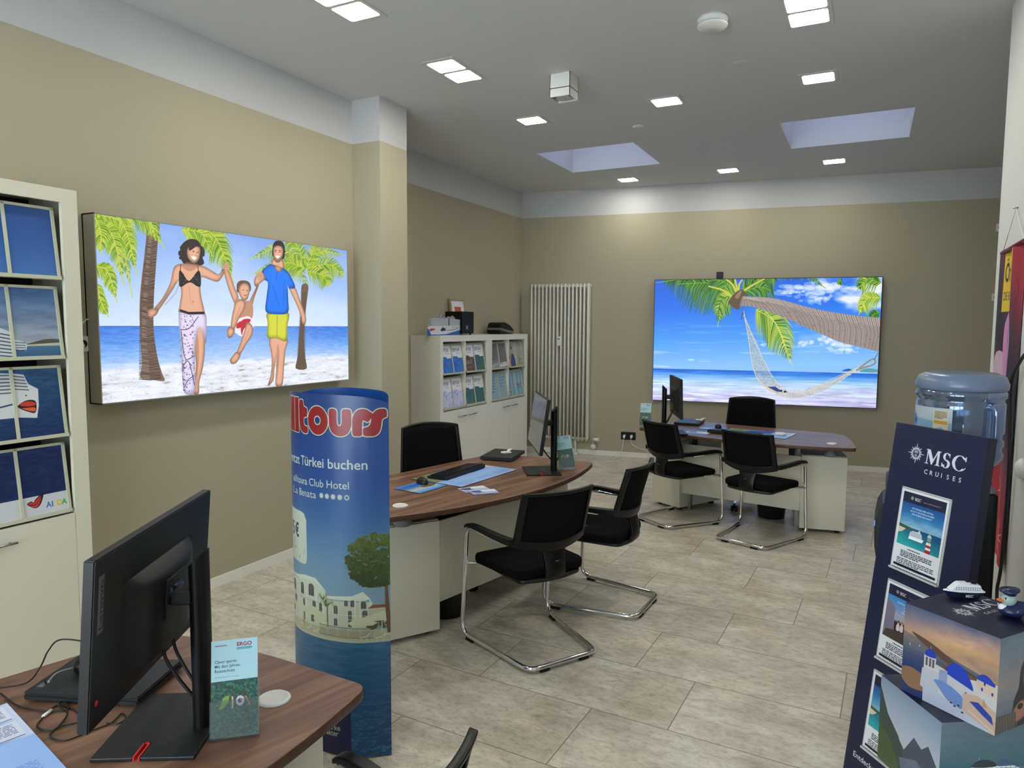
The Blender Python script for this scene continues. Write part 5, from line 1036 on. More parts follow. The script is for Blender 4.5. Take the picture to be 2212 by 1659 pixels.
# ------------------------------------------------------------------ monitors
M_scr = mat('switched-off screen', (30, 32, 36), .12, spec=.8, coat=.4)
M_hinge = mat('dark blue metal hinge', (70, 80, 100), .25, metal=.8)
M_label = mat('grey maker label', (96, 98, 102), .5)
def text_part(name, txt, size, m, parent, M, bold=0, width=None, d=.0004):
    tr, (a, b) = glyph_tris(txt, bold); k = 1 if width is None else width/((b-a)*size); mb = MB()
    for q in tr: mb.add([M @ Vector(((p[0]-(a if width else 0))*size*k, p[1]*size, d)) for p in q], [(0, 1, 2)])
    return mb.build(name, m, parent)
def make_monitor(loc, rz, label, tilt=4):
    t = thing('computer_monitor', label, 'monitor', (*loc, .74), math.radians(rz), 'flat monitors on thin stands')
    bs = MB(); sl = .055
    q = [(-.135, -.19), (.135, -.19), (.135, -.1), (.135-sl, -.1), (.135-sl, -.085), (.135, -.085), (.135, .03), (-.135, .03)]
    bs.prism(q, .0, .009); b = bs.build('stand_base', M_blk, t, bev=.002)
    rd = MB(); rd.box(.135-sl, -.1, .0, .1352, -.0965, .0105); rd.box(.135-sl, -.0885, .0, .1352, -.085, .0105); rd.box(.135-sl, -.1, .0, .135-sl+.004, -.085, .0105); rd.build('cable_slot', M_red, b)
    text_part('mark', 'Lenovo', .016, M_grey, b, TR(-.12, -.02, .0092, PI/2), .01)
    po = MB(); po.smooth = True; n = 24; vs = []
    for z, lean in ((.009, 0), (.2, .0), (.405, .0)):
        for k in range(n):
            a = 2*PI*k/n; x = .033*math.cos(a); y = .021*math.sin(a); vs.append((x, y, z+(.012*-math.cos(a)*0+(.02*y/.021) if z > .3 else 0)))
    po.add(vs, [(j*n+k, j*n+(k+1) % n, (j+1)*n+(k+1) % n, (j+1)*n+k) for j in range(2) for k in range(n)]); po.smooth = False; po.add(vs[2*n:], [tuple(range(n))]); po.build('pole', M_blk2, t)
    tl = math.radians(tilt); M = Matrix.Translation((0, -.1, .324)) @ Matrix.Rotation(-tl, 4, 'X')
    ar = MB(); ar.box(-.025, -.085, .3, .025, -.01, .335); ao = ar.build('arm', M_blk, t, bev=.004); MB().tube([(-.034, -.062, .335), (.034, -.062, .335)], .013, 16).build('hinge', M_hinge, ao)
    pn = MB(); pn.box(-.29, -.012, -.171, .29, .010, .171, M, bev=.0025); p = pn.build('panel', M_blk, t)
    sc = MB(); sc.quad(*[M @ Vector(v) for v in ((-.286, -.0125, -.160), (.286, -.0125, -.160), (.286, -.0125, .167), (-.286, -.0125, .167))]); sc.build('screen', M_scr, p)
    hb = MB(); hb.smooth = True
    def hf(u, v): x = -.17+.34*u; z = -.115+.2*v; return M @ Vector((x, .010+.032*(1-(2*u-1)**4)*(1 if v < .86 else max(0, 1-(v-.86)/.14)**.5), z))
    hb.grid(hf, 20, 12); vs = [hf(u/20, 0) for u in range(21)]; hb.smooth = False; hb.add(vs+[M @ Vector((v, .010, -.115)) for v in (.17, -.17)], [tuple(range(22, -1, -1))]); hb.build('back_housing', M_blk, p)
    MB().box(-.05, .035, -.05, .05, .046, .05, M, bev=.004).build('mount', M_blk, p)
    MB().box(.253, .0102, .02, .273, .0106, .135, M).build('name_plate', M_label, p)
    text_part('name_mark', 'Lenovo', .021, M_blk, p, M @ Matrix(((0, 1, 0, .256), (0, 0, 1, .0108), (1, 0, 0, .028), (0, 0, 0, 1))), .01, .098)
    MB().lathe([(.006, 0), (.0055, .001), (0, .0012)], M=M @ TR(.265, .0102, -.12) @ Matrix.Rotation(-PI/2, 4, 'X'), n=16).build('dot_mark', M_red, p)
    cb = MB()
    for dx in (-.03, .02): cb.tube(bez([M @ Vector((dx, .03, -.1)), M @ Vector((dx, .045, -.16)), (dx*.5, .0, .06), (0, .03, .09)], 8), .004, 8)
    cb.build('cable', M_blk, t)
    return t
make_monitor((-1.355, 1.078), -60, 'large dark monitor on the near desk, seen from behind', 4.6)
make_monitor((-1.79, 4.115), -57.4, 'monitor on the middle desk with its pale screen edge towards us', 8)
make_monitor((-1.60, 6.11), 113, 'monitor on the far desk seen from behind at a steep angle', 2)

# ------------------------------------------------------------------ laptops
def make_laptop(loc, rz, label, w=.33, d=.235, sticker=True):
    t = thing('laptop', label, 'laptop', (*loc, .7405), math.radians(rz), 'closed black laptops')
    b = MB(); b.box(-w/2, -d/2, .004, w/2, d/2, .018, bev=.003); b.build('base', M_blk, t)
    b = MB(); b.box(-w/2, -d/2, .0185, w/2, d/2, .026, bev=.003); l = b.build('lid', mat_lap, t)
    for x in (-w*.35, w*.35):
        for y in (-d*.4, d*.4): MB().box(x-.02, y-.006, 0, x+.02, y+.006, .005).build('foot', M_blk, t)
    return t, l
mat_lap = mat('soft black lid', (30, 31, 33), .42)
lt, ll = make_laptop((-1.735, 1.09), 22, 'closed black laptop on the near desk with a headset on it', .3, .2)
MB().box(-.135, -.075, .0262, -.118, -.045, .0266).build('mark', M_chr, ll)
lt, ll = make_laptop((-2.31, 4.40), 100, 'closed black laptop on the middle desk with a small white stick on it')
text_part('mark', 'ThinkPad', .02, M_grey, ll, TR(-.14, -.1, .0262), .0)
make_laptop((-1.53, 6.80), 92, 'closed laptop on the far desk, its lid shining blue')
def stick(x, y, rz, label):
    t = thing('white_adapter', label, 'adapter', (x, y, .767), rz, 'small white adapters lying on laptops'); MB().box(-.035, -.022, 0, .035, .022, .012, bev=.004).build('body', M_wplas, t); MB().tube([(.02, .01, .016), (.06, .035, .016)], .009, 10).build('plug', M_wplas, t)
stick(-2.29, 4.41, .9, 'small white adapter lying on the laptop of the middle desk'); stick(-1.45, 6.86, .2, 'small white adapter lying on the laptop of the far desk')
# headset
t = thing('headset', 'black headset lying on the laptop of the near desk', 'headset', (-1.80, 1.085, .767), -.5)
for s, z in ((0, 0), (1, .0)):
    MB().lathe([(.0, 0), (.03, 0), (.036, .008), (.036, .026), (.03, .034), (0, .036)], c=(s*.12, s*.03, z), n=28).build('ear_cup', M_blk2, t)
MB().tube(bez([(.0, .0, .036), (.01, .06, .05), (.05, .13, .055), (.1, .12, .05), (.12, .06, .042), (.12, .03, .036)], 8), .005, 8).build('headband', M_blk, t)
MB().tube(bez([(0, -.03, .015), (.02, -.07, .02), (.06, -.09, .02)], 8), .003, 8).build('microphone_arm', M_grey, t)

# ------------------------------------------------------------------ keyboards, mice, pads, papers
def make_keyboard(loc, rz, label):
    t = thing('keyboard', label, 'keyboard', (*loc, .745), math.radians(rz), 'black keyboards')
    b = MB(); w, d = .45, .145; b.add([(-w/2, -d/2, 0), (w/2, -d/2, 0), (w/2, d/2, 0), (-w/2, d/2, 0), (-w/2, -d/2, .012), (w/2, -d/2, .012), (w/2, d/2, .024), (-w/2, d/2, .024)], [(0, 3, 2, 1), (4, 5, 6, 7), (0, 1, 5, 4), (1, 2, 6, 5), (2, 3, 7, 6), (3, 0, 4, 7)]); b.build('case', M_blk, t, bev=.003)
    k = MB()
    for r in range(6):
        y = -d/2+.018+r*.0195; z = .0125+.012*(y+d/2)/d; x = -w/2+.012
        while x < w/2-.02:
            ww = .1 if (r == 0 and abs(x+.12) < .02) else .0165; k.box(x, y, z, x+ww, y+.0165, z+.0055); x += ww+.0025
    k.build('keys', M_blk2, t); return t
make_keyboard((-2.305, 3.765), 88+180, 'black keyboard lying on the desk pad of the middle desk'); make_keyboard((-1.02, 6.31), 172, 'black keyboard on the far desk, mostly hidden by a chair back')
def make_mouse(x, y, rz, label, z=.742):
    t = thing('computer_mouse', label, 'mouse', (x, y, z), math.radians(rz), 'black computer mice')
    m = MB(); m.smooth = True; n = 20; vs = []
    for k, (r, zz) in enumerate(((1, 0), (1.02, .008), (.95, .02), (.75, .03), (.4, .036), (0.02, .037))):
        vs += [(.029*r*math.cos(2*PI*i/n), .052*r*math.sin(2*PI*i/n)-.004*k/5, zz) for i in range(n)]
    m.add(vs, [(j*n+i, j*n+(i+1) % n, (j+1)*n+(i+1) % n, (j+1)*n+i) for j in range(5) for i in range(n)]+[tuple(5*n+i for i in range(n))]); m.build('body', M_blk, t); MB().box(-.003, .022, .026, .003, .034, .0345, bev=.001).build('scroll_wheel', M_red, t)
def flat(name, im, w, d, loc, rz, label, cat, z=.7405, h=.0015, rough=.35, group=None, bend=0):
    t = MB(); t.quad((-w/2, -d/2, h), (w/2, -d/2, h), (w/2, d/2, h), (-w/2, d/2, h)); t.cur = 1; t.box(-w/2, -d/2, 0, w/2, d/2, h-.0003)
    o = t.build(name, [picmat(name+' print', im, rough=rough), M_paper if h < .002 else M_blk]); o.location = (*loc, z); o.rotation_euler = (0, 0, math.radians(rz)); tag(o, label, cat, group); return o
im_pad = pic_deskpad().image('desk pad print'); im_mp = pic_mousepad().image('mouse pad print'); im_card = pic_card().image('card print')
flat('desk_pad', im_pad, .6, .38, (-2.235, 3.76), 84, 'blue printed desk pad on the middle desk under the keyboard', 'desk pad', h=.003)
flat('desk_pad', im_pad, .6, .4, (-1.73, .58), 77.5, 'pale blue printed desk pad at the lower left corner of the near desk', 'desk pad', h=.003)
flat('desk_pad', im_pad, .58, .36, (-.86, 6.46), -9, 'pale printed desk pad on the far desk under the keyboard', 'desk pad', h=.003)
flat('mouse_pad', im_mp, .24, .2, (-2.285, 3.33), 264, 'blue picture mouse pad on the middle desk beside the tall blue column', 'mouse pad', h=.003)
flat('mouse_pad', im_mp, .24, .2, (-1.25, 6.56), 171, 'picture mouse pad on the far desk beside the laptop', 'mouse pad', h=.003)
make_mouse(-2.33, 3.41, 60, 'black mouse on the mouse pad of the middle desk', .744); make_mouse(-1.22, 6.60, 190, 'dark mouse on the mouse pad of the far desk', .744)
flat('postcard', im_card, .16, .11, (-1.99, 3.44), 236, 'white and blue postcard on the middle desk, left one of two', 'postcard', group='postcards on the middle desk')
flat('postcard', im_card, .15, .1, (-1.905, 3.40), 226, 'blue postcard lying over the other one on the middle desk', 'postcard', z=.7422, group='postcards on the middle desk')
flat('leaflet', im_card, .2, .14, (-1.33, 6.24), 175, 'white leaflet near the front edge of the far desk', 'leaflet')
t = thing('white_puck', 'small round white clip box on the desk pad of the far desk', 'paperclip box', (-.66, 6.43, .7437)); MB().lathe([(.04, 0), (.046, .012), (.04, .022), (.03, .02), (0, .018)], n=32).build('body', M_wplas, t)
# leaflet stands
im_fl = pic_flyer().image('leaflet print'); M_fl = picmat('leaflet print', im_fl, rough=.3)
def make_flyer(loc, rz, label, roll=0):
    M0 = TR(*loc, .7405, math.radians(rz)); ln = math.radians(14); M = M0 @ TR(0, 0, .006+abs(roll)*.05) @ Matrix.Rotation(-ln, 4, 'X') @ Matrix.Rotation(-roll, 4, 'Y')
    t = thing('leaflet_holder', label+' holder', 'leaflet holder', mw=M0, group='clear leaflet holders on the desks')
    h = MB(); K = Matrix.Rotation(-ln, 4, 'X')
    h.box(-.053, -.009, .004, .053, -.0075, .085, K); h.box(-.053, .0075, .004, .053, .009, .16, K); h.box(-.053, -.009, .0, .053, .009, .004, K); h.box(-.053, -.009, .0, -.0515, .009, .085, K); h.box(.0515, -.009, .0, .053, .009, .085, K); h.build('pocket', M_acr, t)
    h = MB(); h.box(-.05, .0, .0, .05, .09, .002); h.build('foot', M_acr, t)
    for s in (-1, 1): MB().add([(s*.045, .008, .002), (s*.045, .085, .002), (s*.045, .028, .09)], [(0, 1, 2)]).build('rib', M_acr, t, solid=.002)
    s = MB(); s.quad(*[M @ Vector(v) for v in ((-.05, -.004, .0), (.05, -.004, .0), (.05, -.004, .21), (-.05, -.004, .21))]); s.cur = 1; s.box(-.05, -.0038, .0, .05, .004, .2095, M)
    o = s.build('leaflet', [M_fl, M_paper]); tag(o, label.replace('the clear', 'in a clear holder, the'), 'leaflet', 'insurance leaflets standing on the desks')
make_flyer((-1.25, 1.075), 43, 'green and pale blue leaflet on the near desk'); make_flyer((-1.73, 4.20), 24, 'green and pale blue leaflet on the middle desk', .15); make_flyer((-1.86, 6.42), 8, 'green and pale blue leaflet on the far desk')
# loose cables on the near desk
def Z(pts, z=.744): return [(p[0], p[1], (p[2] if len(p) > 2 else z)) for p in pts]
tag(MB().tube(bez(Z([(-2.0, .90, .746), (-1.949, .946, .746), (-1.914, .993, .748), (-1.915, 1.027, .775), (-1.87, 1.024, .83), (-1.817, 1.025, .87), (-1.736, 1.046, .872), (-1.68, 1.06, .86)]), 10), .0022, 6).build('cable', M_blk), 'thin black cable rising behind the laptop of the near desk', 'cable')
tag(MB().tube(bez(Z([(-1.926, .934), (-1.82, .921), (-1.736, .939), (-1.70, .97), (-1.747, .985), (-1.735, .97), (-1.679, .955), (-1.64, .899), (-1.686, .89), (-1.718, .925), (-1.74, .965), (-1.70, .975), (-1.639, .965)]), 10), .0022, 6).build('cable', M_blk), 'thin black cable lying in loops on the near desk', 'cable')
tag(MB().tube(bez(Z([(-1.60, .968), (-1.639, .915), (-1.622, .882), (-1.574, .887), (-1.560, .935), (-1.55, .98), (-1.566, 1.015), (-1.538, 1.008), (-1.533, .985), (-1.559, .974)]), 10), .0022, 6).build('cable', M_blk), 'black cable loop at the foot of the large near monitor', 'cable')
tag(MB().tube([(-1.716, .92, .7455), (-1.727, .946, .7455)], .004, 8).build('cable_sleeve', M_wplas), 'white sleeve on the looped cable of the near desk', 'cable sleeve')

# ------------------------------------------------------------------ back-lit pictures
def lightbox(M, w, h, d, im, label, mside):
    """M: origin at the lower left front corner seen from the room, x right, z up, y into the wall"""
    t = thing('light_box', label, 'illuminated picture', mw=M, group='back-lit pictures on the walls')
    f = MB(); e = .006
    f.box(0, 0, 0, w, d, e); f.box(0, 0, h-e, w, d, h); f.box(0, 0, 0, e, d, h); f.box(w-e, 0, 0, w, d, h); f.box(0, d-.01, 0, w, d, h); f.build('frame', mside, t)
    p = MB(); p.quad((e, .004, e), (w-e, .004, e), (w-e, .004, h-e), (e, .004, h-e)); p.build('picture', picmat(label[:20], im, emit=LBOX_E, rough=.5), t); return t
def frame_at(x, y, z, ang): return TR(x, y, z, ang)
lightbox(TR(-3.573, 2.281, 1.252, PI/2), 1.966, .992, .1, pic_family().image('beach family print'), 'wide back-lit beach picture of a family swinging a child between palms', mat('lightbox grey aluminium', (150, 147, 137), .45))
AB = math.atan(BB)
lightbox(TR(-2.412, 8.612, .752, AB), 2.54, 1.5, .075, pic_hammock().image('hammock print'), 'large back-lit picture of a hammock under a leaning palm tree', M_blk)

# ------------------------------------------------------------------ cabinets with brochure flaps
def sheet(name, im, w, h, M, label, cat, group=None, th=.005, rough=.35):
    b = MB(); b.quad((-w/2, 0, 0), (w/2, 0, 0), (w/2, 0, h), (-w/2, 0, h)); b.cur = 1; b.box(-w/2, .0002, 0, w/2, th, h)
    o = b.build(name, [picmat(label[:24], im, rough=rough), M_paper]); o.matrix_world = M; tag(o, label, cat, group); return o
def cabinet(y0, y1, xf, xw, H, zdoor, rows, ncol, label, st=.055, rec=.05, ndoor=2, handle_z=-.075, hl=.15):
    t = thing('display_cabinet', label, 'cabinet', (xw, y0, 0), 0, 'cream cabinets with brochure flaps'); X = xf-xw; W = y1-y0
    c = MB(); c.box(0, 0, .0, X-.02, .02, H-.02); c.box(0, W-.02, 0, X-.02, W, H-.02); c.box(0, 0, H-.02, X-.02, W, H); c.box(0, .02, 0, .01, W-.02, H-.02); c.box(.01, .02, .05, X-.022, W-.02, .07); c.box(.01, .02, zdoor, X-.022, W-.02, zdoor+.015)
    c.box(X-.02, 0, 0, X, st, H); c.box(X-.02, W-st, 0, X, W, H); c.box(X-.02, st, H-.062, X, W-st, H); c.box(X-.03, st, .0, X-.02, W-st, .05)
    o = c.build('carcass', M_cabw if xf < -3.5 else M_cab, t)
    iw = (W-2*st)/ndoor
    for k in range(ndoor):
        a = st+k*iw; d = MB().box(X-.019, a+.0015, .055, X-.0005, a+iw-.0015, zdoor-.004).build('door', M_cabw if xf < -3.5 else M_cab, t, bev=.0012)
        hy = a+iw-.03-hl if k % 2 == 0 else a+.03; z = zdoor+handle_z; hb = MB(); hb.tube([(X+.024, hy, z), (X+.024, hy+hl, z)], .0055, 10)
        hb.tube([(X, hy+.02, z), (X+.024, hy+.02, z)], .004, 8); hb.tube([(X, hy+hl-.02, z), (X+.024, hy+hl-.02, z)], .004, 8); hb.build('handle', M_steel, d)
    bk = MB(); bk.box(.01, .02, zdoor+.015, .02, W-.02, H-.02); bk.build('back_panel', M_blk, t)
    fw = (W-2*st)/ncol; fl = []
    for k in range(1, ncol): MB().box(.02, st+k*fw-.009, zdoor+.015, X-.012, st+k*fw+.009, H-.06).build('divider', M_cabw if xf < -3.5 else M_cab, t)
    for r in range(len(rows)-1):
        zt, zb = rows[r], rows[r+1]
        for k in range(ncol):
            a = st+k*fw+.012; fh = zt-zb-.028; M = TR(X-.012, a+(fw-.024)/2, zb+.006, PI/2) @ Matrix.Rotation(-math.asin(rec/fh), 4, 'X'); w2 = (fw-.024)/2
            f = MB(); f.box(-w2, .004, 0, w2, .012, fh, M); e = .013
            for xx in (-w2, w2-e, -e/2): f.box(xx, -.008, 0, xx+e, .004, fh, M)
            f.box(-w2, -.012, 0, w2, .004, .016, M); f.box(-w2, -.008, fh-.012, w2, .004, fh, M); f.build('brochure_flap', mat_flap, t)
            fl.append((Matrix.Translation((xw, y0, 0)) @ M, w2, fh))
    return t, fl
mat_flap = mat('flap frame', (188, 188, 164), .45)
t, fl = cabinet(5.87, 6.885, -3.79, -4.145, 1.573, .805, (1.511, 1.168, .815), 2, 'cream cabinet holding the holiday brochures, the one nearer the pillar')
t2, fl2 = cabinet(6.888, 7.86, -3.79, -4.145, 1.573, .805, (1.511, 1.168, .815), 2, 'cream cabinet with grey insurance posters, next to the radiator')
BI = {k: brochure(k).image('brochure '+k) for k in 'ABCDEFGHIJKL'}
def fill(fl, spec, lab, gname):
    for (M, w2, fh), pair, ll in zip(fl, spec, lab):
        for s, k, l in zip((-1, 1), pair, ll): sheet('brochure' if k in 'ABCD' else 'poster_sheet', BI[k], w2-.016, fh-.036, M @ TR(s*(w2/2+.001), -.0015, .017), l, 'brochure' if k in 'ABCD' else 'poster', gname, .004)
G1 = 'brochures in the flaps of the back cabinet'
fill(fl, ['AA', 'BC', 'DD', 'CC'], [('blue brochure, upper row, far left of the back cabinet', 'blue brochure, upper row, second from the left'), ('brown striped brochure in the upper row of the back cabinet', 'green brochure in the upper row, beside the brown striped one'),
     ('lilac brochure, lower row, far left of the back cabinet', 'lilac brochure, lower row, second from the left'), ('green leaf brochure, lower row, left of its twin', 'green leaf brochure, lower row, right of its twin')], G1)
G2 = 'poster sheets in the flaps beside the radiator'
fill(fl2, ['EF', 'GH', 'IJ', 'KL'], [('grey poster sheet reading laub and Aber', 'grey poster sheet with a question mark reading sicher'), ('poster sheet showing a boy in blue before curtains', 'poster sheet of dancing figures, top right of the cabinet'),
     ('pale blue poster sheet with a column of short text lines', 'pale blue text sheet reading Reiseschutz'), ('pale blue curtain poster sheet with one red text line', 'pale blue curtain poster sheet with the red ERGO mark')], G2)
ta, fla = cabinet(.99, 2.031, -3.3, -3.668, 2.287, .792, (2.224, 1.868, 1.508, 1.148, .792), 2, 'tall cream cabinet at the left edge with a ship poster behind its flaps', st=.072, rec=.04, handle_z=-.07)
rows_ = ('top', 'second', 'third', 'bottom')
what = [('plain blue sky', 'plain blue sky'), ('cloudy sky, island and ship stern', 'white ship decks under a grey sky'), ('ship bow with painted red lips', 'white ship hull on dark water'), ('red lips and AIDA letters below sea', 'dark sea above a white strip')]
for r in range(4):
    M, w2, fh = fla[r*2+1]
    for s, k, j in ((1, r, 0), (-1, r+4, 1)): sheet('poster_sheet', pic_seapanel(k).image('ship poster %d' % k), w2-.012, fh-.026, M @ TR(s*w2/2, -.0015, .016), '%s row pane of the cabinet poster: %s' % (rows_[r], what[r][j]), 'poster', 'panes of the ship poster in the tall cabinet', .003)

# ------------------------------------------------------------------ things on top of the back cabinet
ZT = 1.5735
p = pic_cutout(); cut = [(-.34, 0), (.36, 0), (.36, .1), (.335, .12), (.33, .17), (.31, .21), (.2, .215), (.19, .24), (.15, .26), (.1, .24), (.07, .25), (.03, .23), (-.02, .25), (-.05, .24), (-.06, .275), (-.08, .24), (-.1, .235), (-.12, .295), (-.14, .24), (-.2, .225), (-.27, .215), (-.3, .2), (-.29, .15), (-.31, .11), (-.34, .09)]
cut = [(a*.98, b*.78) for a, b in cut]
M = TR(-3.9, 6.135, ZT, PI/2)
b = MB(); n = len(cut); b.add([M @ Vector((a, 0, c)) for a, c in cut], [tuple(range(n))], [tuple(((a+.34)/.7, c/.235) for a, c in cut)]); b.cur = 1; b.add([M @ Vector((a, .004, c)) for a, c in cut]+[M @ Vector((a, .0003, c)) for a, c in cut], [tuple(range(n-1, -1, -1))]+[(i, (i+1) % n, n+(i+1) % n, n+i) for i in range(n)])
t = thing('ship_cutout', 'cardboard cut-out of a cruise ship standing on the back cabinet', 'cardboard display', (-3.9, 6.135, ZT)); o = b.build('board', [picmat('cutout', p.image('ship cutout')), M_paper]); o.parent = t; o.matrix_parent_inverse = Matrix.Translation((3.9, -6.135, -ZT))
MB().add([(-.002, -.05, 0), (-.1, -.05, 0), (-.004, -.05, .14)], [(0, 1, 2)]).build('prop', M_paper, t, solid=.003)
t = thing('black_speaker', 'tall black speaker box on the back cabinet behind the ship cut-out', 'speaker', (-3.99, 6.56, ZT))
MB().box(-.1, -.13, .014, .11, .13, .25, bev=.005).build('cabinet', M_blk2, t); MB().box(.11, -.04, .06, .1115, .0, .1).build('mark', M_grey, t)
for dx in (-.07, .08):
    for dy in (-.1, .1): MB().lathe([(.012, 0), (.012, .014)], c=(dx, dy, 0), n=12).build('foot', M_blk, t)
M = TR(-4.075, 6.73, ZT, PI/2) @ Matrix.Rotation(-.13, 4, 'X'); t = thing('framed_picture', 'light wooden frame with an orange card, leaning on the wall above the cabinet', 'framed picture', mw=M)
M_lw = mat('light oak', (170, 146, 112), .5, noise=.15, nscale=40); fw, fh = .31, .4
f = MB(); [f.box(*q) for q in ((-fw/2, -.01, 0, fw/2, .01, .02), (-fw/2, -.01, fh-.02, fw/2, .01, fh), (-fw/2, -.01, .02, -fw/2+.02, .01, fh-.02), (fw/2-.02, -.01, .02, fw/2, .01, fh-.02))]; f.build('frame', M_lw, t)
MB().box(-fw/2+.02, .0, .02, fw/2-.02, .004, fh-.02).build('mount', M_paper, t); MB().box(-.065, -.003, .16, .065, -.0005, .31).build('card', mat('orange card', (196, 92, 66), .6), t)
t = thing('label_printer', 'small black label printer on the back cabinet near the corner', 'printer', (-3.98, 7.5, ZT), 0)
b = MB(); b.prism(round2([(-.19, .03), (-.15, .13), (-.06, .145), (.08, .11), (.19, .05), (.17, .0), (-.15, .0)], .03, 5), -.09, .09, TR(0, 0, 0, PI/2) @ Matrix.Rotation(PI/2, 4, 'X')); b.build('body', M_blk2, t, bev=.01)
b = MB(); b.prism([(-.185, .05), (-.18, .075), (.11, .04), (.17, .035), (.17, .01), (.1, .012)], -.0915, .0915, TR(0, 0, 0, PI/2) @ Matrix.Rotation(PI/2, 4, 'X')); b.build('band', M_alu, t)

# ------------------------------------------------------------------ radiator
M_rad = mat('radiator enamel', (216, 214, 204), .35)
t = thing('radiator', 'tall white tubular radiator in the far left corner', 'radiator', mw=TR(-3.995, 8.342, 0, AB))
NC = 16; dx = .8/NC
for k in range(NC):
    c = MB(); x = dx*(k+.5)
    for y in (0, .062): c.tube([(x, y, .185), (x, y, 2.215)], .0125, 14)
    for z in (.215, 2.185): c.tube([(x-.01, .031, z), (x+.01, .031, z)], .03, 12); c.box(x-.012, -.004, z-.02, x+.012, .066, z+.02)
    c.build('column', M_rad, t)
h = MB(); h.tube([(.01, .031, .215), (.79, .031, .215)], .016, 10); h.tube([(.0, .031, 2.185), (.815, .031, 2.185)], .013, 10); h.build('header', M_rad, t)
b = MB(); b.box(.775, -.01, .2, .8, .08, 2.22); b.build('end_column', M_rad, t, bev=.012)
b = MB(); b.tube([(.8, .03, .215), (.87, .03, .205), (.87, .03, .1), (.83, .06, .1)], .012, 10); b.build('pipe', M_chr, t)
MB().tube([(.86, .03, .215), (.9, -.0, .215), (.945, -.0, .215)], [.016, .022, .024], 16).build('thermostat', M_wplas, t)
MB().lathe([(0, -.015), (.03, -.015), (.036, 0), (.03, .015), (0, .015)], M=TR(.87, .0, .12) @ Matrix.Rotation(PI/2, 4, 'X'), n=20).build('valve_cap', M_rad, t)
MB().lathe([(.045, 0), (.045, .015), (.014, .03), (.014, .2)], c=(.63, .03, 0), n=24).build('leg', M_rad, t)
b = MB(); b.box(.385, -.03, 1.42, .42, -.012, 1.54); m_ = b.build('heat_meter', M_wplas, t, bev=.003); MB().box(.39, -.031, 1.5, .415, -.0302, 1.512).build('display', M_blk, m_)

# ------------------------------------------------------------------ sockets and wall cables
def socket(M, label, col, n=1, plugs=(), s=.081):
    t = thing('wall_socket', label, 'socket', mw=M, group='wall sockets'); W = s*n-.01*(n-1)
    MB().box(-W/2, -.009, -s/2, W/2, 0, s/2, bev=.003).build('plate', col, t)
    for k in range(n):
        x = -W/2+s/2+k*(s-.01); b = MB(); b.lathe([(.021, -.001), (.0195, .0), (.0195, .012), (0, .012)], M=TR(x, -.0095, 0) @ Matrix.Rotation(-PI/2, 4, 'X') @ TR(0, 0, 0), n=24); b.build('insert', M_blk, t)
    return t
def plug(M, label):
    o = MB(); o.tube([(0, 0, 0), (0, -.03, 0), (0, -.042, -.012), (0, -.042, -.03)], [.018, .017, .014, .006], 14); q = o.build('plug', M_wplas); q.matrix_world = M; tag(q, label, 'plug', 'white plugs in the wall sockets')
socket(TR(-3.673, 2.255, 1.57, PI/2), 'white wall socket between the tall cabinet and the family picture', M_wplas); plug(TR(-3.684, 2.235, 1.57, PI/2), 'white plug beside the tall cabinet')
tag(MB().tube(bez([(-3.65, 2.22, 1.6), (-3.64, 2.23, 1.66), (-3.64, 2.26, 1.695), (-3.655, 2.3, 1.7)], 8), .004, 8).build('cable', M_cable), 'white cable from the left socket to the family picture', 'cable')
socket(TR(-1.664, yb(-1.664), 2.30, AB), 'black wall socket just above the hammock picture', M_blk2)
socket(TR(-2.72, yb(-2.72), .272, AB), 'black double wall socket low beside the radiator', M_blk2, 2, s=.1)
for x, l in ((-2.765, 'left'), (-2.675, 'right')): plug(TR(x, yb(x)-.012, .272, AB), 'white plug in the %s half of the black double socket' % l)
socket(TR(1.2, yb(1.2), 2.764, AB), 'upper white wall socket at the far right, cut by the white wall', M_wplas); socket(TR(1.2, yb(1.2), 2.016, AB), 'lower white wall socket at the far right, cut by the white wall', M_wplas)
wy = lambda x, d=.03: yb(x)-d
tag(MB().tube(bez([(-2.42, wy(-2.42, .02), .75), (-2.45, wy(-2.45, .012), .62), (-2.46, wy(-2.46, .012), .45), (-2.44, wy(-2.44, .02), .2), (-2.45, wy(-2.45, .03), .05)], 8), .004, 8).build('cable', M_cable), 'white cable hanging from the lower corner of the hammock picture', 'cable')
tag(MB().tube(bez([(-2.765, 8.575, .235), (-2.77, 8.56, .12), (-2.79, 8.5, .02), (-2.8, 8.3, .006), (-2.75, 8.22, .006), (-2.7, 8.18, .006), (-2.68, 8.06, .006), (-2.58, 8.0, .006), (-2.56, 7.88, .006), (-2.5, 7.7, .006), (-2.2, 7.5, .006), (-2.0, 7.0, .006)], 8), .004, 8).build('cable', M_cable), 'white cable wriggling over the floor behind the guest chairs', 'cable')
tag(MB().tube(bez([(-2.675, 8.59, .235), (-2.64, 8.585, .17), (-2.55, 8.6, .13), (-2.47, 8.6, .11), (-2.42, 8.55, .06), (-2.45, 8.5, .01), (-2.4, 8.3, .006), (-2.1, 7.6, .006)], 8), .004, 8).build('cable', M_cable), 'white cable looping from the right half of the black double socket', 'cable')

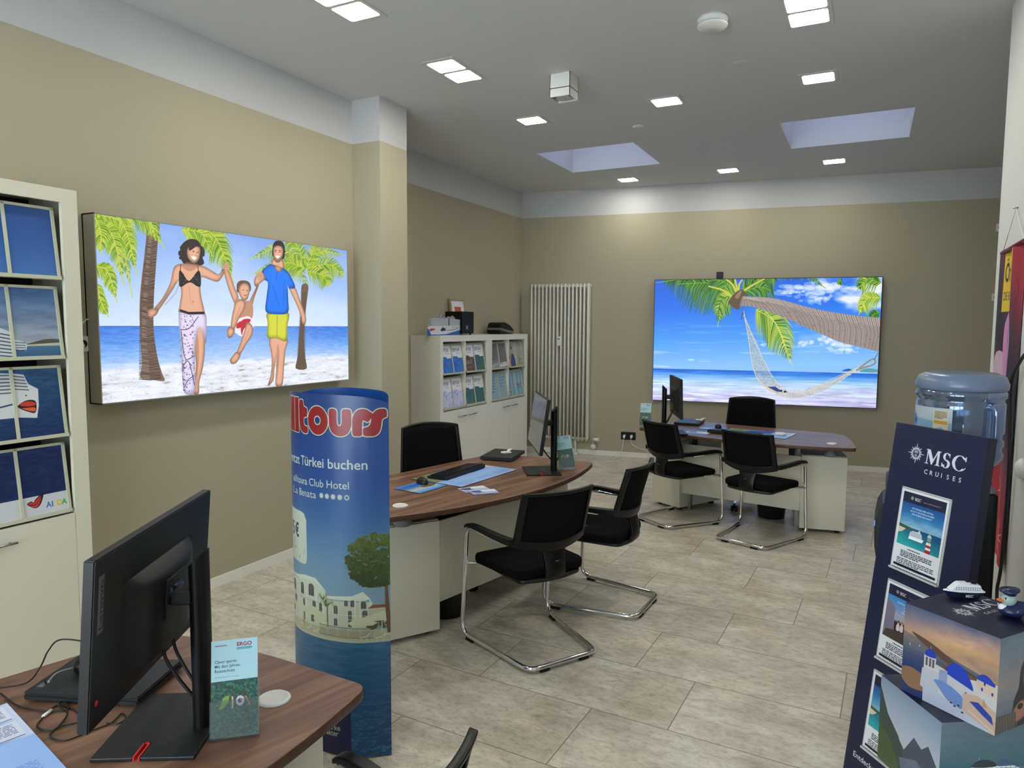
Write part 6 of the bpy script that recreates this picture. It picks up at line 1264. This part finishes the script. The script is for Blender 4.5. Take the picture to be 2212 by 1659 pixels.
# ------------------------------------------------------------------ the tall blue column
CP = [(-1.599, 2.121), (-1.66, 2.070), (-1.728, 2.035), (-1.81, 2.017), (-1.90, 2.018), (-1.985, 2.040), (-2.065, 2.093), (-2.115, 2.175)]
CV = bez([(*p, 0) for p in CP], 8); CD = [0]
for q0, q1 in zip(CV, CV[1:]): CD.append(CD[-1]+(q1-q0).length)
def colpt(u, w, back=False):
    d = CD[-1]*(1-u); i = max(j for j in range(len(CD)-1) if CD[j] <= d+1e-9); P = CV[i].lerp(CV[i+1], min(1, (d-CD[i])/(CD[i+1]-CD[i])))
    top = 1.388+.03*(1-(2*u-1)**4)
    if back: e = (CV[-1]-CV[0]).normalized(); n = Vector((e.y, -e.x, 0)); P = P-n*2*((P-CV[0]).dot(n))
    return Vector((P.x, P.y, .004+w*(top-.004)))
def colfront(mb):
    nu, nv = 48, 20; vs = [colpt(i/nu, j/nv)-Vector((-1.83, 2.2, 0)) for j in range(nv+1) for i in range(nu+1)]; fs = []; uv = []
    U = lambda i: float(np.interp(.567-CD[-1]*(1-i/nu), [-.05, .083, .14, .176, .208, .233, .335, .567], [0, .062, .101, .142, .192, .221, .333, .567]))/.567
    for j in range(nv):
        for i in range(nu):
            a = j*(nu+1)+i; fs.append((a, a+1, a+nu+2, a+nu+1)); uv.append([(U(k), vs[m].z/1.43) for k, m in ((i, a), (i+1, a+1), (i+1, a+nu+2), (i, a+nu+1))])
    mb.smooth = True; mb.add(vs, fs, uv); return mb
t = thing('advertising_column', 'tall blue curved cardboard column printed with a hotel by a pool', 'advertising display', (-1.83, 2.2, 0))
pc_ = pic_column(); pc_.a *= np.array((.8, .84, .8), np.float32); im_c = pc_.image('column print'); colfront(MB()).build('front_sheet', picmat('column print', im_c, rough=.32), t)
b = MB(); b.grid(lambda u, w: colpt(1-u, w, True)-Vector((-1.83, 2.2, 0)), 40, 24); b.build('back_sheet', mat('column back blue', (20, 70, 140), .35), t)
b = MB(); Q = [colpt(i/20, .99) for i in range(21)]+[colpt(1-i/20, .99, True) for i in range(21)]; b.add([Vector((q.x+1.83, q.y-2.2, 1.36)) for q in Q], [tuple(range(len(Q)))]); b.build('top_insert', mat('column inside', (60, 90, 140), .6), t)

# ------------------------------------------------------------------ navy stand with sheets
SO, SA, SL = Vector((.129, 2.872, 1.1095)), -.8533, .1224
r_ = Vector((math.cos(SA), math.sin(SA), 0)); n_ = Vector((math.sin(SA), -math.cos(SA), 0)); dn = Vector((0, 0, -1))*math.cos(SL)+n_*math.sin(SL)
nn = r_.cross(dn)   # into the board
BM = Matrix(((r_.x, nn.x, -dn.x, SO.x), (r_.y, nn.y, -dn.y, SO.y), (r_.z, nn.z, -dn.z, SO.z), (0, 0, 0, 1)))   # local x right, y into, z up
bot = -(SO.z)/math.cos(SL)+.004
t = thing('brochure_stand', 'dark navy leaning floor stand with three printed sheets', 'display stand', mw=BM)
face = MB(); sl = pic_standface(); W0, W1, W2 = -.076, .304, .335
def uvb(x, z): return ((x+.076)/.4, 1-(-z+.222)/1.34)
q = [(W0, bot), (W2, bot), (W1, .222), (W0, .222)]
face.add([(x, 0, z) for x, z in q], [(0, 1, 2, 3)], [tuple(uvb(*v) for v in q)]); face.build('front_board', picmat('stand print', sl.image('stand print'), rough=.4), t)
M_navy = mat('navy board', (18, 22, 42), .5)
b = MB(); b.add([(x, .001, z) for x, z in q]+[(x*.97, .045, z) for x, z in q], [(7, 6, 5, 4), (0, 4, 5, 1), (1, 5, 6, 2), (2, 6, 7, 3), (3, 7, 4, 0)]); b.build('body', M_navy, t)
b = MB(); b.add([(.02, .046, .1), (.2, .046, .1), (.2, .046+.33, bot+.045), (.02, .046+.33, bot+.045)], [(0, 1, 2, 3)]); b.build('strut', M_navy, t, solid=.004)
W_, H_ = .21, .297
im1, im2 = pic_sheet_lighthouse().image('lighthouse sheet'), pic_sheet_cabin().image('cabin sheet')
for k, (im, l) in enumerate(((im1, 'cruise offer sheet with red and white lighthouse, uppermost on the navy stand'), (im2, 'cruise offer sheet with people on a balcony, middle one on the navy stand'), (im1, 'cruise offer sheet with red and white lighthouse, lowest on the navy stand'))):
    z0 = -k*.3406-H_
    h = MB(); e = .005
    h.box(-.0, -.012, z0-.002, W_, -.0005, z0+e); h.box(0, -.004, z0, e, -.0005, z0+H_); h.box(W_-e, -.004, z0, W_, -.0005, z0+H_); h.box(0, -.004, z0+H_-e, W_, -.0005, z0+H_); h.build('sheet_holder', mat_hold if k else (mat_hold := mat('pale holder rim', (190, 192, 190), .3)), t)
    sheet('offer_sheet', im, W_-.012, H_-.014, BM @ TR(W_/2, -.006, z0+.008), l, 'printed sheet', 'cruise offer sheets on the navy stand', .002)

# ------------------------------------------------------------------ stacked picture cubes
a_ = .239; kx = a_/.25; F = Vector((0+.316*kx, 2.025*kx, 0)); th = -.645
_dim = lambda p: (p.a.__imul__(.86), p)[1]
ims = [_dim(pic_village()).image('village print'), pic_person_sea().image('person print'), pic_fjord().image('fjord print'), pic_shipsea().image('ship print'), pic_cubetop().image('cube top print')]
Mi = [picmat('cube print %d' % i, im, rough=.35) for i, im in enumerate(ims)]
def cube(loc, rz, faces, label, zb):
    """origin at the front vertical edge; left face runs to -x, right face to +y (local)"""
    t = MB(); A = a_-.001
    P = lambda x, y, z: (x, y, z)
    t.cur = 0; t.quad(P(-A, 0, 0), P(0, 0, 0), P(0, 0, A), P(-A, 0, A)); t.cur = 1; t.quad(P(0, 0, 0), P(0, A, 0), P(0, A, A), P(0, 0, A))
    t.cur = 2; t.quad(P(-A, 0, A), P(0, 0, A), P(0, A, A), P(-A, A, A), ((0, 1), (0, 0), (1, 0), (1, 1))); t.cur = 0; t.quad(P(0, A, 0), P(-A, A, 0), P(-A, A, A), P(0, A, A)); t.cur = 1; t.quad(P(-A, A, 0), P(-A, 0, 0), P(-A, 0, A), P(-A, A, A)); t.cur = 3; t.add([P(-A, 0, 0), P(-A, A, 0), P(0, A, 0), P(0, 0, 0)], [(0, 1, 2, 3)])
    o = t.build('picture_cube', [Mi[faces[0]], Mi[faces[1]], Mi[4], M_navy]); o.location = (loc[0], loc[1], zb); o.rotation_euler = (0, 0, rz); tag(o, label, 'cardboard cube', 'stacked cardboard picture cubes')
c0 = F+Vector((-a_/2*math.cos(th)-a_/2*math.sin(th), -a_/2*math.sin(th)+a_/2*math.cos(th), 0))   # axis of the pile
def centred(rz): return (c0.x+a_/2*math.cos(rz)+a_/2*math.sin(rz), c0.y+a_/2*math.sin(rz)-a_/2*math.cos(rz))
cube((F.x, F.y), th, (0, 1), 'top picture cube with blue-domed white village at sunset', a_*3)
r2 = -1.0; cube((.196, 1.945), r2, (2, 3), 'second picture cube from the top, showing a grey cruise ship and fjord', a_*2)
cube(centred(-.5), -.5, (0, 3), 'third picture cube of the pile, mostly below the photo', a_); cube(centred(-.8), -.8, (2, 1), 'lowest picture cube of the pile, standing on the floor', 0.001)
ZQ = a_*4+.0005
# toy ship and duck on the pile
M_hull = mat('toy hull navy', (18, 22, 44), .35); M_toy = mat('toy white', (220, 220, 226), .4)
t = thing('toy_ship', 'small white and navy toy cruise ship on the top cube', 'toy ship', (.250, 2.188, ZQ), math.radians(23)+PI); t.scale = (.86, .86, .86)
def hullring(z, k, l): return [(l*x, k*y, z) for x, y in ((-.5, .4), (-.5, -.4), (-.2, -.5), (.15, -.46), (.36, -.26), (.5, 0), (.36, .26), (.15, .46), (-.2, .5))]
R_ = [hullring(0, .02, .088), hullring(.012, .03, .1), hullring(.022, .034, .118)]; n = 9; b = MB(); b.add([v for r in R_ for v in r], [(j*n+i, j*n+(i+1) % n, (j+1)*n+(i+1) % n, (j+1)*n+i) for j in range(2) for i in range(n)]+[tuple(range(n-1, -1, -1)), tuple(2*n+i for i in range(n))]); hu = b.build('hull', M_hull, t)
text_part('hull_mark', 'MSC', .012, M_toy, hu, Matrix(((-1, 0, 0, .0), (0, 0, 1, .0168), (0, 1, 0, .007), (0, 0, 0, 1))), .01)
R_ = [hullring(.022, .034, .12), hullring(.026, .034, .121), hullring(.0265, .03, .11)]
b = MB(); b.add([v for r in R_ for v in r], [(j*n+i, j*n+(i+1) % n, (j+1)*n+(i+1) % n, (j+1)*n+i) for j in range(2) for i in range(n)]+[tuple(2*n+i for i in range(n))])
up = [(-.052, .026), (.042, .026), (.022, .046), (.015, .05), (-.01, .05), (-.014, .044), (-.026, .046), (-.046, .044)]; m = len(up)
b.add([(x, -.014+.002*(z > .04), z) for x, z in up]+[(x, .014-.002*(z > .04), z) for x, z in up], [tuple(range(m)), tuple(range(2*m-1, m-1, -1))]+[(i, m+i, m+(i+1) % m, (i+1) % m) for i in range(m)]); b.build('decks', M_toy, t, bev=.001)
b = MB(); [b.box(x, s*.0145-.0006, z, x+.003, s*.0145+.0006, z+.003) for s in (-1, 1) for z in (.029, .035) for x in [-.045+.007*i for i in range(11)]]; b.build('portholes', M_grey, t)
b = MB(); b.box(-.04, -.006, .045, -.022, .006, .055, bev=.003); b.build('funnel', M_hull, t)
t = thing('rubber_duck', 'rubber duck with a navy captain cap on the top cube', 'rubber duck', (.348, 2.105, ZQ), math.radians(200)); t.scale = (.74, .74, .74)
def blobm(name, c, r, m, par, rx=0, ry=0, rz=0, n=20):
    b = MB(); b.smooth = True; vs = []; K = 10
    for j in range(K+1):
        ph = -PI/2+PI*j/K
        for i in range(n): a = 2*PI*i/n; vs.append(Vector(c)+Matrix.Rotation(rz, 3, 'Z') @ Matrix.Rotation(ry, 3, 'Y') @ Vector((r[0]*math.cos(ph)*math.cos(a), r[1]*math.cos(ph)*math.sin(a), r[2]*math.sin(ph))))
    b.add(vs, [(j*n+i, j*n+(i+1) % n, (j+1)*n+(i+1) % n, (j+1)*n+i) for j in range(K) for i in range(n)]); return b.build(name, m, par)
M_dk = mat('duck pale skin', (150, 168, 164), .35); M_coat = mat('duck navy coat', (24, 36, 72), .3); M_or = mat('duck beak', (206, 106, 40), .4)
b = MB(); b.smooth = True; n = 22; vs = []; prof = [(0, .0, .0), (.024, .0, .002), (.034, .0, .012), (.036, 0, .022), (.03, 0, .032), (.016, 0, .04), (0, 0, .042)]
for r, _, z in prof: vs += [(1.22*r*math.cos(2*PI*i/n)-(.012*max(0, -math.cos(2*PI*i/n))**2 if z > .02 else 0), r*math.sin(2*PI*i/n), z+.012*max(0, -math.cos(2*PI*i/n))**3*(z > .01)) for i in range(n)]
b.add(vs, [(j*n+i, j*n+(i+1) % n, (j+1)*n+(i+1) % n, (j+1)*n+i) for j in range(6) for i in range(n)]); b.build('body', M_coat, t)
h = blobm('head', (.014, 0, .058), (.024, .022, .024), M_dk, t); blobm('beak', (.038, 0, .054), (.014, .012, .005), M_or, h)
for s in (-1, 1): blobm('eye', (.03, s*.013, .064), (.003, .003, .004), M_blk, h, n=10)
blobm('shirt_front', (.03, 0, .028), (.015, .014, .014), M_toy, t)
b = MB().lathe([(.019, 0), (.02, .008), (.03, .013), (.03, .018), (.0, .021)], M=TR(.01, 0, .074) @ Matrix.Rotation(.16, 4, 'Y'), n=28); b.build('cap', M_coat, h)
for s in (-1, 1): blobm('wing', (-.012, s*.032, .026), (.02, .007, .013), M_coat, t, ry=.3)

# ------------------------------------------------------------------ water cooler
M_btl = bpy.data.materials.new('blue bottle plastic'); M_btl.use_nodes = True; nt = M_btl.node_tree; nt.nodes.remove(nt.nodes['Principled BSDF'])
a = nt.nodes.new('ShaderNodeBsdfTransparent'); a.inputs[0].default_value = (*lin((186, 206, 232)), 1); g = nt.nodes.new('ShaderNodeBsdfGlossy'); g.inputs['Roughness'].default_value = .08; g.inputs[0].default_value = (.75, .85, 1, 1)
f = nt.nodes.new('ShaderNodeLayerWeight'); f.inputs[0].default_value = .35; k = nt.nodes.new('ShaderNodeMath'); k.operation = 'MULTIPLY_ADD'; k.inputs[1].default_value = .7; k.inputs[2].default_value = .14; nt.links.new(f.outputs['Facing'], k.inputs[0])
mx = nt.nodes.new('ShaderNodeMixShader'); nt.links.new(k.outputs[0], mx.inputs[0]); nt.links.new(a.outputs[0], mx.inputs[1]); nt.links.new(g.outputs[0], mx.inputs[2])
df = nt.nodes.new('ShaderNodeBsdfDiffuse'); df.inputs[0].default_value = (*lin((120, 134, 160)), 1); mx2 = nt.nodes.new('ShaderNodeMixShader'); mx2.inputs[0].default_value = .16; nt.links.new(mx.outputs[0], mx2.inputs[1]); nt.links.new(df.outputs[0], mx2.inputs[2]); nt.links.new(mx2.outputs[0], nt.nodes['Material Output'].inputs[0])
M_btop = mat('frosted bottle base', (108, 122, 146), .28, spec=.6, noise=.06, nscale=30)
t = thing('water_cooler', 'black floor-standing water cooler behind the navy stand', 'water cooler', (.235, 3.27, 0))
b = MB(); pts = round2([(-.15, -.165), (.215, -.165), (.215, .165), (-.15, .165)], [.03, .015, .015, .03], 5); b.prism(pts, .012, 1.06); b.build('body', M_blk2, t, bev=.008)
b = MB(); b.prism(round2([(-.14, -.16), (.21, -.16), (.21, .16), (-.14, .16)], .02, 4), 1.06, 1.075); b.build('top_panel', mat('silver plastic', (120, 124, 130), .3, metal=.6), t, bev=.004)
MB().lathe([(.13, 1.076), (.115, 1.09), (.085, 1.082), (.05, 1.07), (0, 1.07)], c=(.085, 0, 0), n=36).build('bottle_seat', M_blk2, t)
b = MB(); b.prism([(-.149, .985), (-.162, .975), (-.178, .94), (-.186, .88), (-.186, .8), (-.178, .75), (-.162, .73), (-.149, .73)][::-1], -.13, .13, Matrix(((1, 0, 0, 0), (0, 0, 1, 0), (0, 1, 0, 0), (0, 0, 0, 1)))); b.build('front_panel', M_blk, t, bev=.004)
MB().lathe([(.012, 0), (.011, .003), (0, .004)], M=TR(-.1865, -.1, .885) @ Matrix.Rotation(-PI/2, 4, 'Y'), n=18).build('indicator_light', mat('indicator', (96, 120, 230), .3, emit=.8), t)
t = thing('water_bottle', 'large blue clear water bottle upside down on the cooler', 'water bottle', (.325, 3.25, 1.079)); t.scale = (.94, .94, 1)
pr = [(.026, 0), (.026, .03), (.06, .05), (.14, .075), (.158, .1), (.16, .115), (.154, .125), (.154, .14), (.16, .15), (.16, .165), (.153, .175), (.153, .19), (.16, .2), (.16, .3), (.16, .31), (.154, .318), (.154, .328), (.163, .335), (.163, .352), (.157, .36)]
b = MB().lathe(pr, n=56); b.f.pop(); b.mi.pop(); b.sm.pop(); b.build('shell', M_btl, t)
MB().lathe([(.157, .36), (.166, .366), (.168, .385), (.155, .415), (.125, .428), (.09, .424), (0, .418)], n=56).build('bottle_base', M_btop, t)
b = MB(); b.tube(bez([(.085, -.12, .31), (.105, -.15, .3), (.108, -.152, .24), (.105, -.15, .175), (.085, -.12, .165)], 6), .017, 12); b.build('handle', M_btl, t)
lb = MB(); lb.grid(lambda u, v: (.1615*math.cos(math.radians(-180+76*u)), .1615*math.sin(math.radians(-180+76*u)), .17+.125*v), 16, 2); lb.build('label', picmat('bottle label', pic_bottlelabel().image('bottle label')), t)
wt = MB().lathe([(0, .034), (.056, .052), (.135, .08), (.15, .11), (.15, .16), (0, .16)], n=40); wt.build('water', thin_glass('water', (196, 214, 236), .05), t)

# ------------------------------------------------------------------ hanging banner and things on the white wall
t = thing('hanging_banner', 'red flowered fabric banner with a yellow field, hanging on the white wall', 'banner', (.59, 4.14, 2.062))
b = MB(); b.grid(lambda u, v: (-.0-.01*math.sin(u*9+v*2), .29-.58*u, -1.5*(1-v)), 20, 24); b.build('cloth', picmat('banner print', pic_banner().image('banner print'), rough=.8), t)
MB().tube([(-.0, -.3, .005), (-.0, .3, .005)], .011, 12).build('rod', mat('rod', (96, 24, 40), .5), t)
b = MB(); b.tube([(0, -.28, .01), (.004, .0, .19), (0, .28, .01)], .0018, 6); b.build('cord', M_wplas, t)
MB().tube([(.013, 0, .192), (-.008, 0, .192)], .004, 8).build('nail', M_steel, t)
tag(MB().tube(bez([(.59, 3.55, 1.6), (.585, 3.72, 1.54), (.575, 3.86, 1.43), (.575, 3.82, 1.25), (.58, 3.79, 1.05), (.58, 3.83, .6), (.575, 3.86, .45), (.57, 3.7, .3)], 8), .0075, 8).build('cable', M_blk), 'thick black cable hanging down the white wall in front of the banner', 'cable')
o = MB().lathe([(.045, 0), (.042, .012), (.028, .026), (.0, .032)], n=32).build('door_stop', M_wplas); o.matrix_world = TR(.603, 3.62, 1.083) @ Matrix.Rotation(-PI/2, 4, 'Y'); tag(o, 'round white domed cap on the white wall below the banner cable', 'wall cap')
